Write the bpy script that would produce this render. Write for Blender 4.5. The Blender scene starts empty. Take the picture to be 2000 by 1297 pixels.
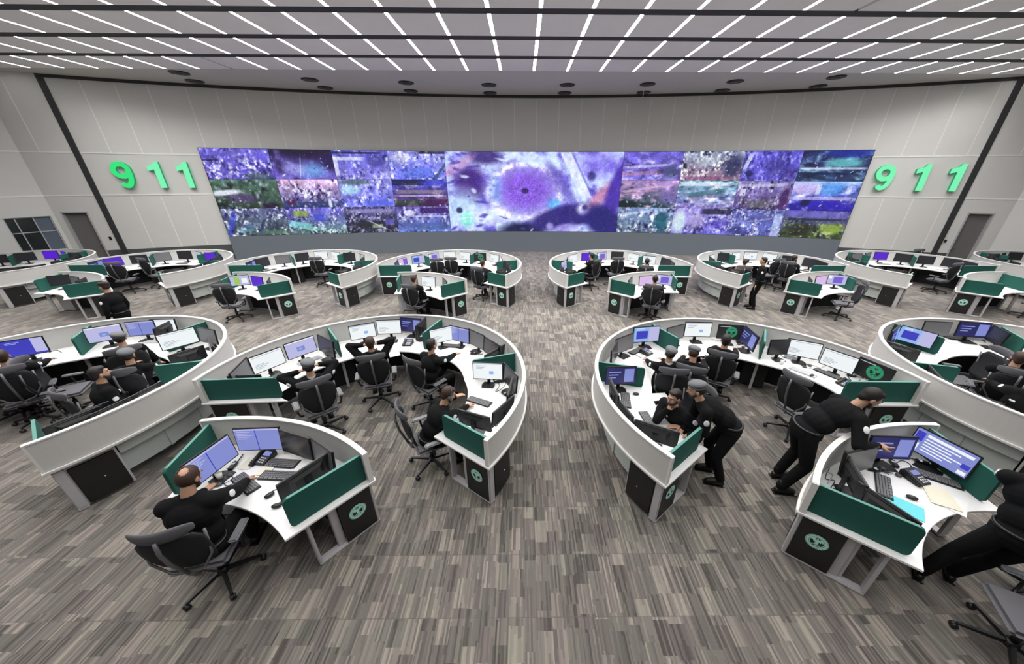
import bpy, bmesh, math, random
import numpy as np
from mathutils import Vector, Matrix, Euler, Quaternion
C = bpy.context.scene.collection
PI = math.pi
def rad(a): return a*PI/180
rng = random.Random(7)

# ------------------------------------------------------------------ camera model (metres, floor at z=0)
CF, CPX, CPY, CH = 660.0, 1028.0, 648.5, 4.2
_P, _Y, _R = rad(24.84), rad(0.6), rad(0.2)
fwd = Vector((math.sin(_Y)*math.cos(_P), math.cos(_Y)*math.cos(_P), -math.sin(_P)))
r0 = Vector((math.cos(_Y), -math.sin(_Y), 0)); u0 = r0.cross(fwd)
rgt = r0*math.cos(_R)+u0*math.sin(_R); upv = -r0*math.sin(_R)+u0*math.cos(_R)
def ray(x, y): return fwd+rgt*((x-CPX)/CF)+upv*((CPY-y)/CF)
def at(x, y, z):
    "point at height z seen at photo pixel x, y"
    r = ray(x, y); t = (z-CH)/r.z
    return Vector((r.x*t, r.y*t, z))
def proj(p):
    d = Vector(p)-Vector((0, 0, CH)); zc = d.dot(fwd)
    return CPX+CF*d.dot(rgt)/zc, CPY-CF*d.dot(upv)/zc
cam = bpy.data.cameras.new('camera'); cam.sensor_width = 36; cam.lens = CF/2000*36
cam.shift_x = (1000-CPX)/2000; cam.shift_y = 0; cam.clip_end = 200; cam.clip_start = 0.05
co = bpy.data.objects.new('camera', cam); C.objects.link(co)
M = Matrix((rgt, upv, -fwd)).transposed().to_4x4(); M.translation = (0, 0, CH); co.matrix_world = M
bpy.context.scene.camera = co

# ------------------------------------------------------------------ materials
MATS = {}
def s2l(c): return tuple(((x/12.92) if x <= .04045 else ((x+.055)/1.055)**2.4) for x in c)
def mat(name, col, rough=.5, metal=0, emit=None, es=1, noise=0, nscale=40, bump=0, spec=.5):
    if name in MATS: return MATS[name]
    m = bpy.data.materials.new(name); m.use_nodes = True; nt = m.node_tree
    b = nt.nodes['Principled BSDF']
    b.inputs['Base Color'].default_value = (*col, 1); b.inputs['Roughness'].default_value = rough
    b.inputs['Metallic'].default_value = metal; b.inputs['Specular IOR Level'].default_value = spec
    if emit: b.inputs['Emission Color'].default_value = (*emit, 1); b.inputs['Emission Strength'].default_value = es
    if noise or bump:
        tc = nt.nodes.new('ShaderNodeTexCoord'); nz = nt.nodes.new('ShaderNodeTexNoise')
        nz.inputs['Scale'].default_value = nscale; nz.inputs['Detail'].default_value = 4
        nt.links.new(tc.outputs['Object'], nz.inputs['Vector'])
        if noise:
            mx = nt.nodes.new('ShaderNodeMixRGB'); mx.inputs[1].default_value = (*[c*(1-noise) for c in col], 1)
            mx.inputs[2].default_value = (*[min(1, c*(1+noise)) for c in col], 1)
            nt.links.new(nz.outputs['Fac'], mx.inputs[0]); nt.links.new(mx.outputs[0], b.inputs['Base Color'])
        if bump:
            bp = nt.nodes.new('ShaderNodeBump'); bp.inputs['Strength'].default_value = bump; bp.inputs['Distance'].default_value = .01
            nt.links.new(nz.outputs['Fac'], bp.inputs['Height']); nt.links.new(bp.outputs[0], b.inputs['Normal'])
    MATS[name] = m; return m
WHITE = mat('white_laminate', (.80, .80, .80), .35, noise=.02, nscale=6)
EDGE = mat('pale_edge_trim', (.74, .73, .71), .4, noise=.02)
FELT = mat('grey_felt_panel', (.58, .57, .555), .9, noise=.06, nscale=90, bump=.1)
SILVER = mat('silver_powdercoat', (.52, .51, .53), .4, .15, noise=.03)
SKIRT = mat('grey_green_skirt', (.52, .56, .54), .5, noise=.04)
GREEN = mat('dark_green_fabric', (.006, .088, .068), .85, noise=.15, nscale=120, bump=.15)
GREENE = mat('green_fabric_edge', (.10, .27, .23), .7, noise=.1, nscale=60)
BLACKP = mat('black_panel', (.012, .012, .012), .45, noise=.2, nscale=30)
DOORB = mat('black_cabinet_door', (.010, .010, .009), .5, noise=.1)
DARK = mat('dark_interior', (.010, .010, .012), .7, noise=.2)
MINT = mat('mint_emblem', (.50, .92, .78), .5, noise=.03)
MINTG = mat('green_emblem', (.05, .42, .25), .5, noise=.03)
BPLAS = mat('black_plastic', (.012, .012, .014), .4, noise=.15)
GPLAS = mat('dark_grey_plastic', (.07, .07, .075), .5, noise=.1)
KEYS = mat('keyboard_keys', (.16, .16, .165), .5, noise=.1)
LKEYS = mat('pale_keys', (.55, .56, .57), .5, noise=.05)
MESHB = mat('chair_mesh_black', (.008, .009, .012), .8, noise=.25, nscale=200, bump=.3)
CGREY = mat('chair_grey_fabric', (.105, .103, .115), .85, noise=.12, nscale=90, bump=.2)
CSTEEL = mat('chair_grey_frame', (.16, .165, .175), .4, .4, noise=.05)
PAPER = mat('white_paper', (.82, .82, .80), .7, noise=.03)
CREAM = mat('cream_paper', (.75, .72, .58), .7, noise=.04)
TEAL = mat('teal_folder', (.12, .62, .68), .5, noise=.05)
CLEARP = mat('pale_bottle', (.62, .68, .74), .15, noise=.1)
CHROME = mat('chrome', (.7, .7, .7), .2, 1, noise=.02)
SKIN = mat('skin', (.50, .29, .19), .55, noise=.08, nscale=25)
HAIR = mat('black_hair', (.014, .010, .009), .6, noise=.4, nscale=80)
HAIRB = mat('brown_hair', (.045, .022, .014), .6, noise=.4, nscale=80)
BERET = mat('grey_wool_beret', (.16, .165, .175), .9, noise=.15, nscale=60)
BERETD = mat('dark_beret', (.035, .02, .02), .9, noise=.15, nscale=60)
UNI = mat('black_uniform_cloth', (.0045, .005, .006), .9, noise=.3, nscale=18, bump=.25, spec=.2)
UNIG = mat('charcoal_uniform_cloth', (.012, .0125, .015), .9, noise=.3, nscale=18, bump=.25, spec=.2)
CAMO = mat('brown_patterned_cloth', (.20, .10, .07), .85, noise=.9, nscale=9)
PATCH = mat('silver_patch', (.75, .8, .8), .5, noise=.3, nscale=60)
BOOT = mat('black_boot', (.006, .006, .006), .4, noise=.2)
SHIRT = mat('pale_shirt', (.6, .62, .64), .8, noise=.1)
EYEW = mat('eye_white', (.6, .58, .55), .3); EYEB = mat('eye_dark', (.01, .008, .006), .2)
def E(name, c, s=1.0): return mat(name, (.02, .02, .02), .25, emit=s2l(c), es=s, spec=.3)
SC = {'white': E('screen_white', (.93, .95, .96), 1.0), 'lilac': E('screen_lilac', (.50, .54, .80)), 'lav': E('screen_lavender', (.72, .72, .88)),
      'blue': E('screen_blue', (.22, .22, .72)), 'purple': E('screen_purple', (.33, .08, .80)), 'navy': E('screen_navy', (.13, .13, .36)),
      'pink': E('screen_pink', (.86, .72, .90)), 'cyan': E('screen_cyan', (.55, .70, .92)), 'mint': E('screen_mint', (.16, .55, .40)),
      'vio': E('screen_violet', (.45, .36, .80)), 'grey': mat('screen_off_grey', (.16, .16, .17), .3, noise=.05), 'dark': mat('screen_off_dark', (.03, .03, .035), .2, noise=.1),
      'black': E('screen_black', (.06, .07, .07)), 'lime': E('screen_lime', (.62, .76, .35)), 'silv': E('screen_silver', (.66, .70, .74))}

# ------------------------------------------------------------------ mesh builder
I4 = Matrix.Identity(4)
def T(x, y=0, z=0): return Matrix.Translation((x, y, z))
def RZ(a): return Matrix.Rotation(a, 4, 'Z')
def RX(a): return Matrix.Rotation(a, 4, 'X')
def RY(a): return Matrix.Rotation(a, 4, 'Y')
class MB:
    def __init__(s): s.v = []; s.f = []; s.mi = []; s.sm = []
    def add(s, vs, fs, mi=0, sm=False, M=None):
        o = len(s.v)
        for p in vs:
            p = Vector(p); s.v.append(M @ p if M is not None else p)
        for f in fs: s.f.append([o+i for i in f]); s.mi.append(mi); s.sm.append(sm)
        return s
    def box(s, c, d, mi=0, M=None):
        x, y, z = c; a, b, e = d[0]/2, d[1]/2, d[2]/2
        vs = [(x+i*a, y+j*b, z+k*e) for k in (-1, 1) for j in (-1, 1) for i in (-1, 1)]
        return s.add(vs, [(0, 2, 3, 1), (4, 5, 7, 6), (0, 1, 5, 4), (2, 6, 7, 3), (0, 4, 6, 2), (1, 3, 7, 5)], mi, False, M)
    def prism(s, poly, z0, z1, mi=0, M=None):
        n = len(poly); vs = [(p[0], p[1], z0) for p in poly]+[(p[0], p[1], z1) for p in poly]
        fs = [tuple(range(n-1, -1, -1)), tuple(range(n, 2*n))]+[(i, (i+1) % n, n+(i+1) % n, n+i) for i in range(n)]
        return s.add(vs, fs, mi, False, M)
    def loft(s, rings, mi=0, sm=True, M=None, caps=True):
        n = len(rings[0]); vs = [p for r in rings for p in r]; fs = []
        for k in range(len(rings)-1):
            for i in range(n):
                j = (i+1) % n; fs.append((k*n+i, k*n+j, (k+1)*n+j, (k+1)*n+i))
        if caps: fs.append(tuple(range(n-1, -1, -1))); fs.append(tuple((len(rings)-1)*n+i for i in range(n)))
        return s.add(vs, fs, mi, sm, M)
    def tube(s, pts, r, seg=8, mi=0, M=None, closed=False):
        pts = [Vector(p) for p in pts]; n = len(pts); rings = []
        rr = r if isinstance(r, (list, tuple)) else [r]*n; up = Vector((0, 0, 1)); prev = None
        for i, p in enumerate(pts):
            a = pts[(i-1) % n] if (i > 0 or closed) else p; b = pts[(i+1) % n] if (i < n-1 or closed) else p
            t = (b-a).normalized()
            if prev is None:
                x = t.cross(up)
                if x.length < 1e-3: x = t.cross(Vector((1, 0, 0)))
            else: x = prev-t*prev.dot(t)
            x.normalize(); prev = x; y = t.cross(x)
            rings.append([p+(x*math.cos(q*2*PI/seg)+y*math.sin(q*2*PI/seg))*rr[i] for q in range(seg)])
        if closed: rings.append(rings[0])
        return s.loft(rings, mi, True, M, not closed)
    def lathe(s, prof, seg=16, mi=0, M=None, sm=True):
        rings = [[(r*math.cos(q*2*PI/seg), r*math.sin(q*2*PI/seg), z) for q in range(seg)] for r, z in prof]
        return s.loft(rings, mi, sm, M)
    def arc(s, ri, ro, a0, a1, z0, z1, n=None, mi=0, M=None):
        "curved bar; ri, ro may be functions of t in 0..1; angles in degrees"
        n = n or max(3, int(abs(a1-a0)/2.5)); rings = []
        for i in range(n+1):
            t = i/n; a = rad(a0+(a1-a0)*t); p = ri(t) if callable(ri) else ri; q = ro(t) if callable(ro) else ro
            c, d = math.cos(a), math.sin(a)
            rings.append([(p*c, p*d, z0), (q*c, q*d, z0), (q*c, q*d, z1), (p*c, p*d, z1)])
        return s.loft(rings, mi, False, M)
    def ell(s, c, r, R=None, seg=14, rg=9, mi=0, M=None):
        vs = []; c = Vector(c)
        for i in range(1, rg):
            t = PI*i/rg
            for j in range(seg):
                p = 2*PI*j/seg; q = Vector((r[0]*math.sin(t)*math.cos(p), r[1]*math.sin(t)*math.sin(p), r[2]*math.cos(t)))
                vs.append(c+(R @ q if R is not None else q))
        top = Vector((0, 0, r[2])); bot = -top
        vs.append(c+(R @ top if R is not None else top)); vs.append(c+(R @ bot if R is not None else bot))
        a = len(vs)-2; fs = []
        for i in range(rg-2):
            for j in range(seg): k = (j+1) % seg; fs.append((i*seg+j, (i+1)*seg+j, (i+1)*seg+k, i*seg+k))
        for j in range(seg):
            k = (j+1) % seg; fs.append((a, j, k)); fs.append((a+1, (rg-2)*seg+k, (rg-2)*seg+j))
        return s.add(vs, fs, mi, True, M)
    def cap(s, p0, r0, p1, r1, seg=12, mi=0):
        "tapered capsule"
        p0 = Vector(p0); p1 = Vector(p1); d = p1-p0; L = d.length
        if L < 1e-5: return s.ell(p0, (r0, r0, r0), mi=mi)
        t = d/L; x = t.orthogonal().normalized(); y = t.cross(x); rings = []
        for k in range(-80, 0, 26): a = rad(k); rings.append((p0+t*r0*math.sin(a), r0*math.cos(a)))
        rings.append((p0, r0)); rings.append((p1, r1))
        for k in range(26, 85, 26): a = rad(k); rings.append((p1+t*r1*math.sin(a), r1*math.cos(a)))
        return s.loft([[c+(x*math.cos(q*2*PI/seg)+y*math.sin(q*2*PI/seg))*r for q in range(seg)] for c, r in rings], mi, True)
    def mesh(s, name, mats, bevel=0, bseg=2):
        me = bpy.data.meshes.new(name); me.from_pydata([tuple(p) for p in s.v], [], s.f)
        for m in (mats if isinstance(mats, (list, tuple)) else [mats]): me.materials.append(m)
        me.polygons.foreach_set('material_index', s.mi); me.polygons.foreach_set('use_smooth', s.sm)
        if bevel:
            bm = bmesh.new(); bm.from_mesh(me)
            es = [e for e in bm.edges if len(e.link_faces) == 2 and e.calc_face_angle(0) > rad(40)]
            bmesh.ops.bevel(bm, geom=es, offset=bevel, segments=bseg, affect='EDGES', clamp_overlap=True)
            bm.to_mesh(me); bm.free()
        me.update(); return me
    def build(s, name, mats, parent=None, bevel=0, bseg=2): return link(name, s.mesh(name, mats, bevel, bseg), parent)
def link(name, me, parent=None, loc=None):
    o = bpy.data.objects.new(name, me); C.objects.link(o)
    if parent: o.parent = parent
    if loc is not None: o.location = loc
    return o
def tag(o, label=None, cat=None, group=None, kind=None):
    if label: o['label'] = label
    if cat: o['category'] = cat
    if group: o['group'] = group
    if kind: o['kind'] = kind
    return o
def empty(name, loc=(0, 0, 0), rz=0, label=None, cat=None, group=None):
    o = bpy.data.objects.new(name, None); C.objects.link(o); o.location = loc; o.rotation_euler = (0, 0, rz)
    o.empty_display_size = .1
    return tag(o, label, cat, group)
def copy_tree(o, parent=None):
    c = o.copy(); C.objects.link(c); c.parent = parent
    for ch in list(o.children): copy_tree(ch, c)
    return c
def struct(o): o['kind'] = 'structure'; return o
ORD = ['zeroth', 'first', 'second', 'third', 'fourth', 'fifth', 'sixth', 'seventh', 'eighth', 'ninth', 'tenth', 'eleventh', 'twelfth', 'thirteenth',
       'fourteenth', 'fifteenth', 'sixteenth', 'seventeenth', 'eighteenth', 'nineteenth', 'twentieth', 'twenty-first', 'twenty-second', 'twenty-third', 'twenty-fourth', 'twenty-fifth', 'twenty-sixth', 'twenty-seventh', 'twenty-eighth']
# ================================================================== THE ROOM
WCX, WCY, WR = -0.34, -34.29, 55.18            # the back wall is an arc
HC = 7.95                                       # ceiling height
def wp(a, r=0.0, z=0.0):
    a = rad(a); return Vector((WCX+(WR-r)*math.sin(a), WCY+(WR-r)*math.cos(a), z))
WALL = mat('wall_panel_grey', (.68, .675, .655), .7, noise=.03, nscale=1.5)
WALLS = mat('wall_seam_light', (.84, .835, .82), .6)
WTRIM = mat('wall_trim_white', (.86, .85, .83), .5)
WDARK = mat('wall_dark_strip', (.035, .037, .040), .5, noise=.1)
SKDK = mat('dark_skirting', (.085, .09, .095), .5, noise=.1)
PLINTH = mat('plinth_blue_grey', (.16, .185, .22), .5, noise=.05)
CEILM = mat('ceiling_panel_grey', (.80, .77, .77), .6, noise=.03, nscale=2)
CEILP = mat('ceiling_plain_grey', (.55, .53, .505), .7, noise=.03, nscale=2)
GROOVE = mat('ceiling_groove_dark', (.03, .028, .03), .8, noise=.1)
# floor: carpet of narrow planks with fine stripes
def carpet():
    m = bpy.data.materials.new('striped_carpet'); m.use_nodes = True; nt = m.node_tree; N = nt.nodes.new; L = nt.links.new
    b = nt.nodes['Principled BSDF']; b.inputs['Roughness'].default_value = .9; b.inputs['Specular IOR Level'].default_value = .3
    b.inputs['Sheen Weight'].default_value = .6; b.inputs['Sheen Roughness'].default_value = .4; b.inputs['Sheen Tint'].default_value = (1, .95, .9, 1)
    tc = N('ShaderNodeTexCoord'); sep = N('ShaderNodeSeparateXYZ'); L(tc.outputs['Object'], sep.inputs[0])
    def mth(op, a, bb=None, c=None):
        n = N('ShaderNodeMath'); n.operation = op
        for i, q in enumerate((a, bb, c)):
            if q is None: continue
            if isinstance(q, (int, float)): n.inputs[i].default_value = q
            else: L(q, n.inputs[i])
        return n.outputs[0]
    def wn(x, y, z=0):
        c = N('ShaderNodeCombineXYZ'); n = N('ShaderNodeTexWhiteNoise'); n.noise_dimensions = '3D'
        for i, q in enumerate((x, y, z)):
            if isinstance(q, (int, float)): c.inputs[i].default_value = q
            else: L(q, c.inputs[i])
        L(c.outputs[0], n.inputs['Vector']); return n.outputs['Value']
    X, Y = sep.outputs['X'], sep.outputs['Y']
    row = mth('FLOOR', mth('DIVIDE', Y, .65))                   # tile rows
    col = mth('FLOOR', mth('DIVIDE', X, .15))                   # blocks about 15 cm wide
    off = mth('MULTIPLY', wn(col, row, 3), .65)
    ln = mth('FLOOR', mth('DIVIDE', mth('ADD', Y, off), .29))
    blk = wn(col, ln, row)
    st = mth('FLOOR', mth('DIVIDE', X, .019))
    ln2 = mth('FLOOR', mth('DIVIDE', mth('ADD', Y, mth('MULTIPLY', wn(st, 7, 1), .5)), .27))
    stripe = wn(st, mth('ADD', ln, mth('MULTIPLY', col, 17.0)), 5)
    fine = wn(st, ln2, 11)
    v = mth('ADD', mth('MULTIPLY', blk, .42), mth('ADD', mth('MULTIPLY', stripe, .36), mth('MULTIPLY', fine, .22)))
    seam = mth('LESS_THAN', mth('FRACT', mth('DIVIDE', Y, .65)), .016)
    rp = N('ShaderNodeValToRGB'); e = rp.color_ramp.elements
    e[0].position = .18; e[0].color = (.058, .053, .050, 1); e[1].position = .82; e[1].color = (.265, .242, .215, 1)
    for p, c in ((.36, (.105, .096, .093, 1)), (.60, (.158, .145, .137, 1))):
        q = rp.color_ramp.elements.new(p); q.color = c
    L(v, rp.inputs[0])
    # tint per block: some greenish, some mauve
    hue = N('ShaderNodeMixRGB'); hue.blend_type = 'MIX'; hue.inputs[1].default_value = (1.04, .98, .96, 1); hue.inputs[2].default_value = (.97, 1.0, .92, 1)
    L(wn(col, ln, 23), hue.inputs[0])
    mul = N('ShaderNodeMixRGB'); mul.blend_type = 'MULTIPLY'; mul.inputs[0].default_value = 1; L(rp.outputs[0], mul.inputs[1]); L(hue.outputs[0], mul.inputs[2])
    mx = N('ShaderNodeMixRGB'); mx.inputs[2].default_value = (.10, .093, .088, 1); L(mth('MULTIPLY', seam, .6), mx.inputs[0]); L(mul.outputs[0], mx.inputs[1])
    L(mx.outputs[0], b.inputs['Base Color'])
    nz = N('ShaderNodeTexNoise'); nz.inputs['Scale'].default_value = 220; L(tc.outputs['Object'], nz.inputs['Vector'])
    bp = N('ShaderNodeBump'); bp.inputs['Strength'].default_value = .25; bp.inputs['Distance'].default_value = .004
    L(nz.outputs['Fac'], bp.inputs['Height']); L(bp.outputs[0], b.inputs['Normal'])
    return m
fl = MB(); fl.box((0, 5, -.05), (80, 44, .1)); struct(fl.build('floor', carpet()))

# ---- ceiling: panel rows with dark grooves between them
ROWS = [(14.95-1.84*j, 16.45-1.84*j) for j in range(12)]
cl = MB()
LX = [.44+1.31*k for k in range(-27, 28)]
for j, (y0, y1) in enumerate(ROWS):
    for k in range(len(LX)-1):
        cl.box(((LX[k]+LX[k+1])/2, (y0+y1)/2, HC+.05), (1.31-.10, y1-y0, .1), 0)
    cl.box((0.44, (y0+y1)/2, HC+.085), (1.31*54, y1-y0, .03), 0)
    cl.box((0.44, y0-.17, HC+.025), (1.31*54, .34, .04), 2)
# plain band from the last row to the wall
n = 48; band = []
for i in range(n+1):
    a = -32+64*i/n; p = wp(a, -.3)
    band.append(p)
for i in range(n):
    p, q = band[i], band[i+1]
    cl.add([(p.x, 16.46, HC), (q.x, 16.46, HC), (q.x, max(q.y, 16.47), HC), (p.x, max(p.y, 16.47), HC)], [(3, 2, 1, 0)], 1)
cl.box((.44, 5, HC+.25), (80, 44, .1), 1)
struct(cl.build('ceiling', [CEILM, CEILP, GROOVE]))

# ---- back wall
AL, AR = -20.84, 22.2
A0, A1 = -16.12, 18.05; ZB, ZT = 1.2, 5.38
wb = MB()
wb_arc = lambda mi, r, t, a0, a1, z0, z1: wb.loft([[tuple(wp(a0+(a1-a0)*i/m_, r, z0)), tuple(wp(a0+(a1-a0)*i/m_, r-t, z0)), tuple(wp(a0+(a1-a0)*i/m_, r-t, z1)), tuple(wp(a0+(a1-a0)*i/m_, r, z1))] for m_ in [max(1, int(abs(a1-a0)/1.2))] for i in range(m_+1)], mi, False)
wb_arc(0, 0, .2, AL, AR, .78, HC+.1)
sw = .018
a = A0+.0
k = 0
while True:
    aa = A0+.28+1.21*k
    if aa > A1: break
    wb_arc(1, .006, .01, aa-sw, aa+sw, ZT, HC-.15); k += 1
for i in range(1, 4):
    for aa in (A0-1.17*i, A1+1.2*i):
        if AL+.3 < aa < AR-.2:
            wb_arc(1, .006, .01, aa-sw, aa+sw, 5.1, HC-.15); wb_arc(1, .006, .01, aa-sw, aa+sw, .78, 3.28)
for z in (3.3, 5.07):
    wb_arc(2, .012, .02, AL, A0, z-.03, z+.03); wb_arc(2, .012, .02, A1, AR, z-.03, z+.03)
struct(wb.build('wall_back', [WALL, WALLS, WTRIM]))
def strip(name, m, r, t, a0, a1, z0, z1):
    b = MB(); k = max(1, int(abs(a1-a0)/1.2))
    b.loft([[tuple(wp(a0+(a1-a0)*i/k, r, z0)), tuple(wp(a0+(a1-a0)*i/k, r-t, z0)), tuple(wp(a0+(a1-a0)*i/k, r-t, z1)), tuple(wp(a0+(a1-a0)*i/k, r, z1))] for i in range(k+1)], 0, False)
    return struct(b.build(name, m))
strip('trim_1', WDARK, .05, .1, AL-.11, AL+.11, 0, HC)
strip('trim_2', WDARK, .05, .1, AR-.11, AR+.11, 0, HC)
strip('trim_3', WDARK, .04, .08, AL, AR, HC-.12, HC+.02)
strip('baseboard_back', SKDK, .03, .2, AL, AR, 0, .78)
strip('trim_4', PLINTH, .22, .25, A0, A1, 0, ZB)

# ---- side walls: a short return with a door, then the long side wall
def seg_wall(name, p, q, holes, mats, z1=HC+.1, th=.2, sgn=1, extra=None):
    "wall from plan point p to q, thickness away from the room, holes = (s0, s1, z0, z1)"
    p = Vector(p); q = Vector(q); d = (q-p); Ln = d.length; d.normalize(); nrm = Vector((-d.y, d.x))*sgn
    Mx = Matrix(((d.x, nrm.x, 0, p.x), (d.y, nrm.y, 0, p.y), (0, 0, 1, 0), (0, 0, 0, 1)))
    b = MB(); xs = sorted({0, Ln, *[h[0] for h in holes], *[h[1] for h in holes]})
    for i in range(len(xs)-1):
        a, c = xs[i], xs[i+1]; hs = [h for h in holes if h[0] <= a+1e-6 and h[1] >= c-1e-6]
        zs = [(0, z1)] if not hs else [(0, hs[0][2]), (hs[0][3], z1)]
        for z0, zz in zs:
            if zz-z0 > .01:
                if z0 < .78 < zz:
                    b.box(((a+c)/2, th/2+.02, .39+z0/2), (c-a, th, .78-z0), 1, Mx); z0 = .78
                b.box(((a+c)/2, th/2, (z0+zz)/2), (c-a, th, zz-z0), 0, Mx)
    for z in (3.3, 5.07): b.box((Ln/2, -.006, z), (Ln, .012, .06), 2, Mx)
    s_ = 1.17
    while s_ < Ln:
        if not any(h[0]-.05 < s_ < h[1]+.05 for h in holes): b.box((s_, -.004, 2.04), (.035, .008, 2.5), 3, Mx)
        b.box((s_, -.004, 6.45), (.035, .008, 2.7), 3, Mx); s_ += 1.17
    struct(b.build(name, mats)); return Mx, Ln
WM = [WALL, SKDK, WTRIM, WALLS]
pl = wp(AL); pr = wp(AR)
FL = Vector((-21.67, 16.64)); dl = Vector((-.49, -.872)).normalized()
FLL = FL+dl*26
def isect(p, d, px, py):
    "plan point where line p+t*d meets the sight line through a pixel"
    r = ray(px, py); A = Matrix(((d.x, -r.x), (d.y, -r.y))); t = A.inverted() @ Vector((-p.x, -p.y)); return p+d*t.x
dr0 = Vector((math.cos(rad(AR)), -math.sin(rad(AR)))); FR = isect(Vector((pr.x, pr.y)), dr0, 1987, 392)
dr = Vector((.49, -.872)).normalized(); FRR = FR+dr*26
def along(p, d, px, py): return (isect(Vector(p), Vector(d), px, py)-Vector(p)).length
def hz(pt, px, py):
    "height of pixel above a known plan point"
    r = ray(px, py); t = Vector(pt).length/Vector((r.x, r.y)).length; return CH+r.z*t
PL2 = Vector((pl.x, pl.y)); dl0 = (FL-PL2).normalized()
s1 = along(PL2, dl0, 170, 413); s0 = along(PL2, dl0, 116, 413); zt = hz(PL2+dl0*s1, 170, 413)
zt = min(max(zt, 2.2), 2.9)
Md, Ld = seg_wall('wall_left_return', PL2, FL, [(s1, min(s0, (FL-PL2).length-.12), 0, zt)], WM, sgn=-1)
DOORM = mat('grey_door_leaf', (.16, .155, .15), .5, noise=.05); HAND = mat('steel_handle', (.4, .4, .4), .3, .8)
def door(name, Mx, a, c, zt, hx):
    o = empty(name); struct(o)
    MB().box(((a+c)/2, .16, zt/2), (c-a, .05, zt), 0, Mx).build('door_leaf', DOORM, o)
    f = MB(); f.box((a+.03, .07, zt/2), (.05, .16, zt), 0, Mx); f.box((c-.03, .07, zt/2), (.05, .16, zt), 0, Mx); f.box(((a+c)/2, .07, zt-.03), (c-a, .16, .05), 0, Mx)
    f.build('door_frame', SILVER, o)
    h = MB(); h.box((hx, .11, 1.05), (.04, .03, .2), 0, Mx); h.box((hx, .085, 1.05), (.14, .03, .025), 0, Mx); h.build('door_handle', HAND, o)
door('door_1', Md, s1, min(s0, Ld-.12), zt, s1+.15)
Ms, Ls = seg_wall('wall_left', FL, FLL, [(.12, 1.42, .95, 2.45)], WM, sgn=-1)
w = empty('window_1'); struct(w)
GLD = mat('dark_window_glass', (.022, .028, .03), .08, noise=.3, nscale=2); BLIND = mat('blue_grey_blind', (.11, .14, .19), .5, noise=.1)
MB().box((.77, .12, 1.7), (1.3, .02, 1.5), 0, Ms).build('window_pane', GLD, w)
MB().box((.37, .10, 1.7), (.46, .015, 1.5), 0, Ms).build('window_blind', BLIND, w)
f = MB()
for sx in (.14, .62, 1.12, 1.40): f.box((sx, .08, 1.7), (.035, .06, 1.5), 0, Ms)
for z in (.97, 1.8, 2.43): f.box((.77, .085, z), (1.3, .05, .035), 0, Ms)
f.build('window_frame', SILVER, w)
PR2 = Vector((pr.x, pr.y))
t1 = along(PR2, dr0, 1891.5, 415); t0 = along(PR2, dr0, 1945.7, 415); ztr = min(max(hz(PR2+dr0*t1, 1891.5, 415), 2.2), 2.9)
Mr, Lr = seg_wall('wall_right_return', PR2, FR, [(t1, min(t0, (FR-PR2).length-.12), 0, ztr)], WM, sgn=1)
door('door_2', Mr, t1, min(t0, Lr-.12), ztr, t1+.15)
seg_wall('wall_right', FR, FRR, [], WM, sgn=1)
print('ROOMFIT', FL, FR, s0, s1, zt, t0, t1, ztr, Ld, Lr)
# small fixtures on the walls
def fixture(Mx, s_, z, name, label, d=(.09, .03, .14), m=BPLAS):
    o = MB().box((0, -.015, 0), d, 0).build(name, m, None, .008); o.matrix_world = Mx @ T(s_, -.005, z); return tag(o, label, 'reader')
fixture(Md, max(.2, s1-.35), 1.35, 'access_reader', 'small black card reader on the wall right of the left grey door')
fixture(Mr, max(.2, t1-.35), 1.35, 'access_reader', 'small black card reader on the wall left of the right grey door')
b = MB(); b.box((0, -.05, 0), (.06, .08, .06)); b.box((0, -.14, -.06), (.09, .24, .09)); b.lathe([(.05, 0), (.05, .05)], 12, 0, T(0, -.3, -.06) @ RX(PI/2))
o = b.build('security_camera', mat('camera_white', (.6, .6, .6), .4), None, .006); o.matrix_world = Ms @ T(.7, -.03, 5.45)
tag(o, 'small white security camera high on the left side wall', 'camera')

# ---- lights in the ceiling
LIT = mat('light_strip', (.9, .9, .9), .4, emit=(1, .985, .96), es=12)
base_me = MB().box((0, 0, .02), (.09, 1.5, .03)).mesh('light_strip', LIT)
MISS = {(0, -9), (3, 6)}
cnt = 0
for j in range(4):
    y0, y1 = ROWS[j]
    for k in range(-27, 27):
        x = .44+1.31*k; px, py = proj((x, min(y1, 17), HC)); px2, _ = proj((x, max(y0, 10.2), HC))
        if min(px, px2) > 2010 or max(px, px2) < -10 or (j, k) in MISS: continue
        o = link('ceiling_light', base_me, None, (x, (y0+y1)/2, HC)); o.scale = (1, (y1-y0)/1.5, 1); cnt += 1
        side = 'just left of centre' if k == 0 else (f'{ORD[k]} right of centre' if k > 0 else f'{ORD[-k+1]} left of centre')
        tag(o, f'slim glowing ceiling strip, {ORD[j+1]} row from the video wall, {side}', 'light', 'light strips in the ceiling')
print('LIGHTS', cnt)
# added to every ceiling row: a wide soft lamp, itself unseen, that throws its light down within 70 degrees
for j in range(11):
    y0, y1 = ROWS[j]; la = bpy.data.lights.new('added_row_lamp', 'AREA'); la.shape = 'RECTANGLE'; la.size = 38; la.size_y = 1.4
    la.energy = (830, 560, 600, 640, 500, 450, 400, 340, 280, 230, 180)[j]; la.spread = rad(138); la.color = (1, .985, .965)
    lo = bpy.data.objects.new('added_row_lamp', la); C.objects.link(lo); lo.location = (.4, (y0+y1)/2, HC-.03)
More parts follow.
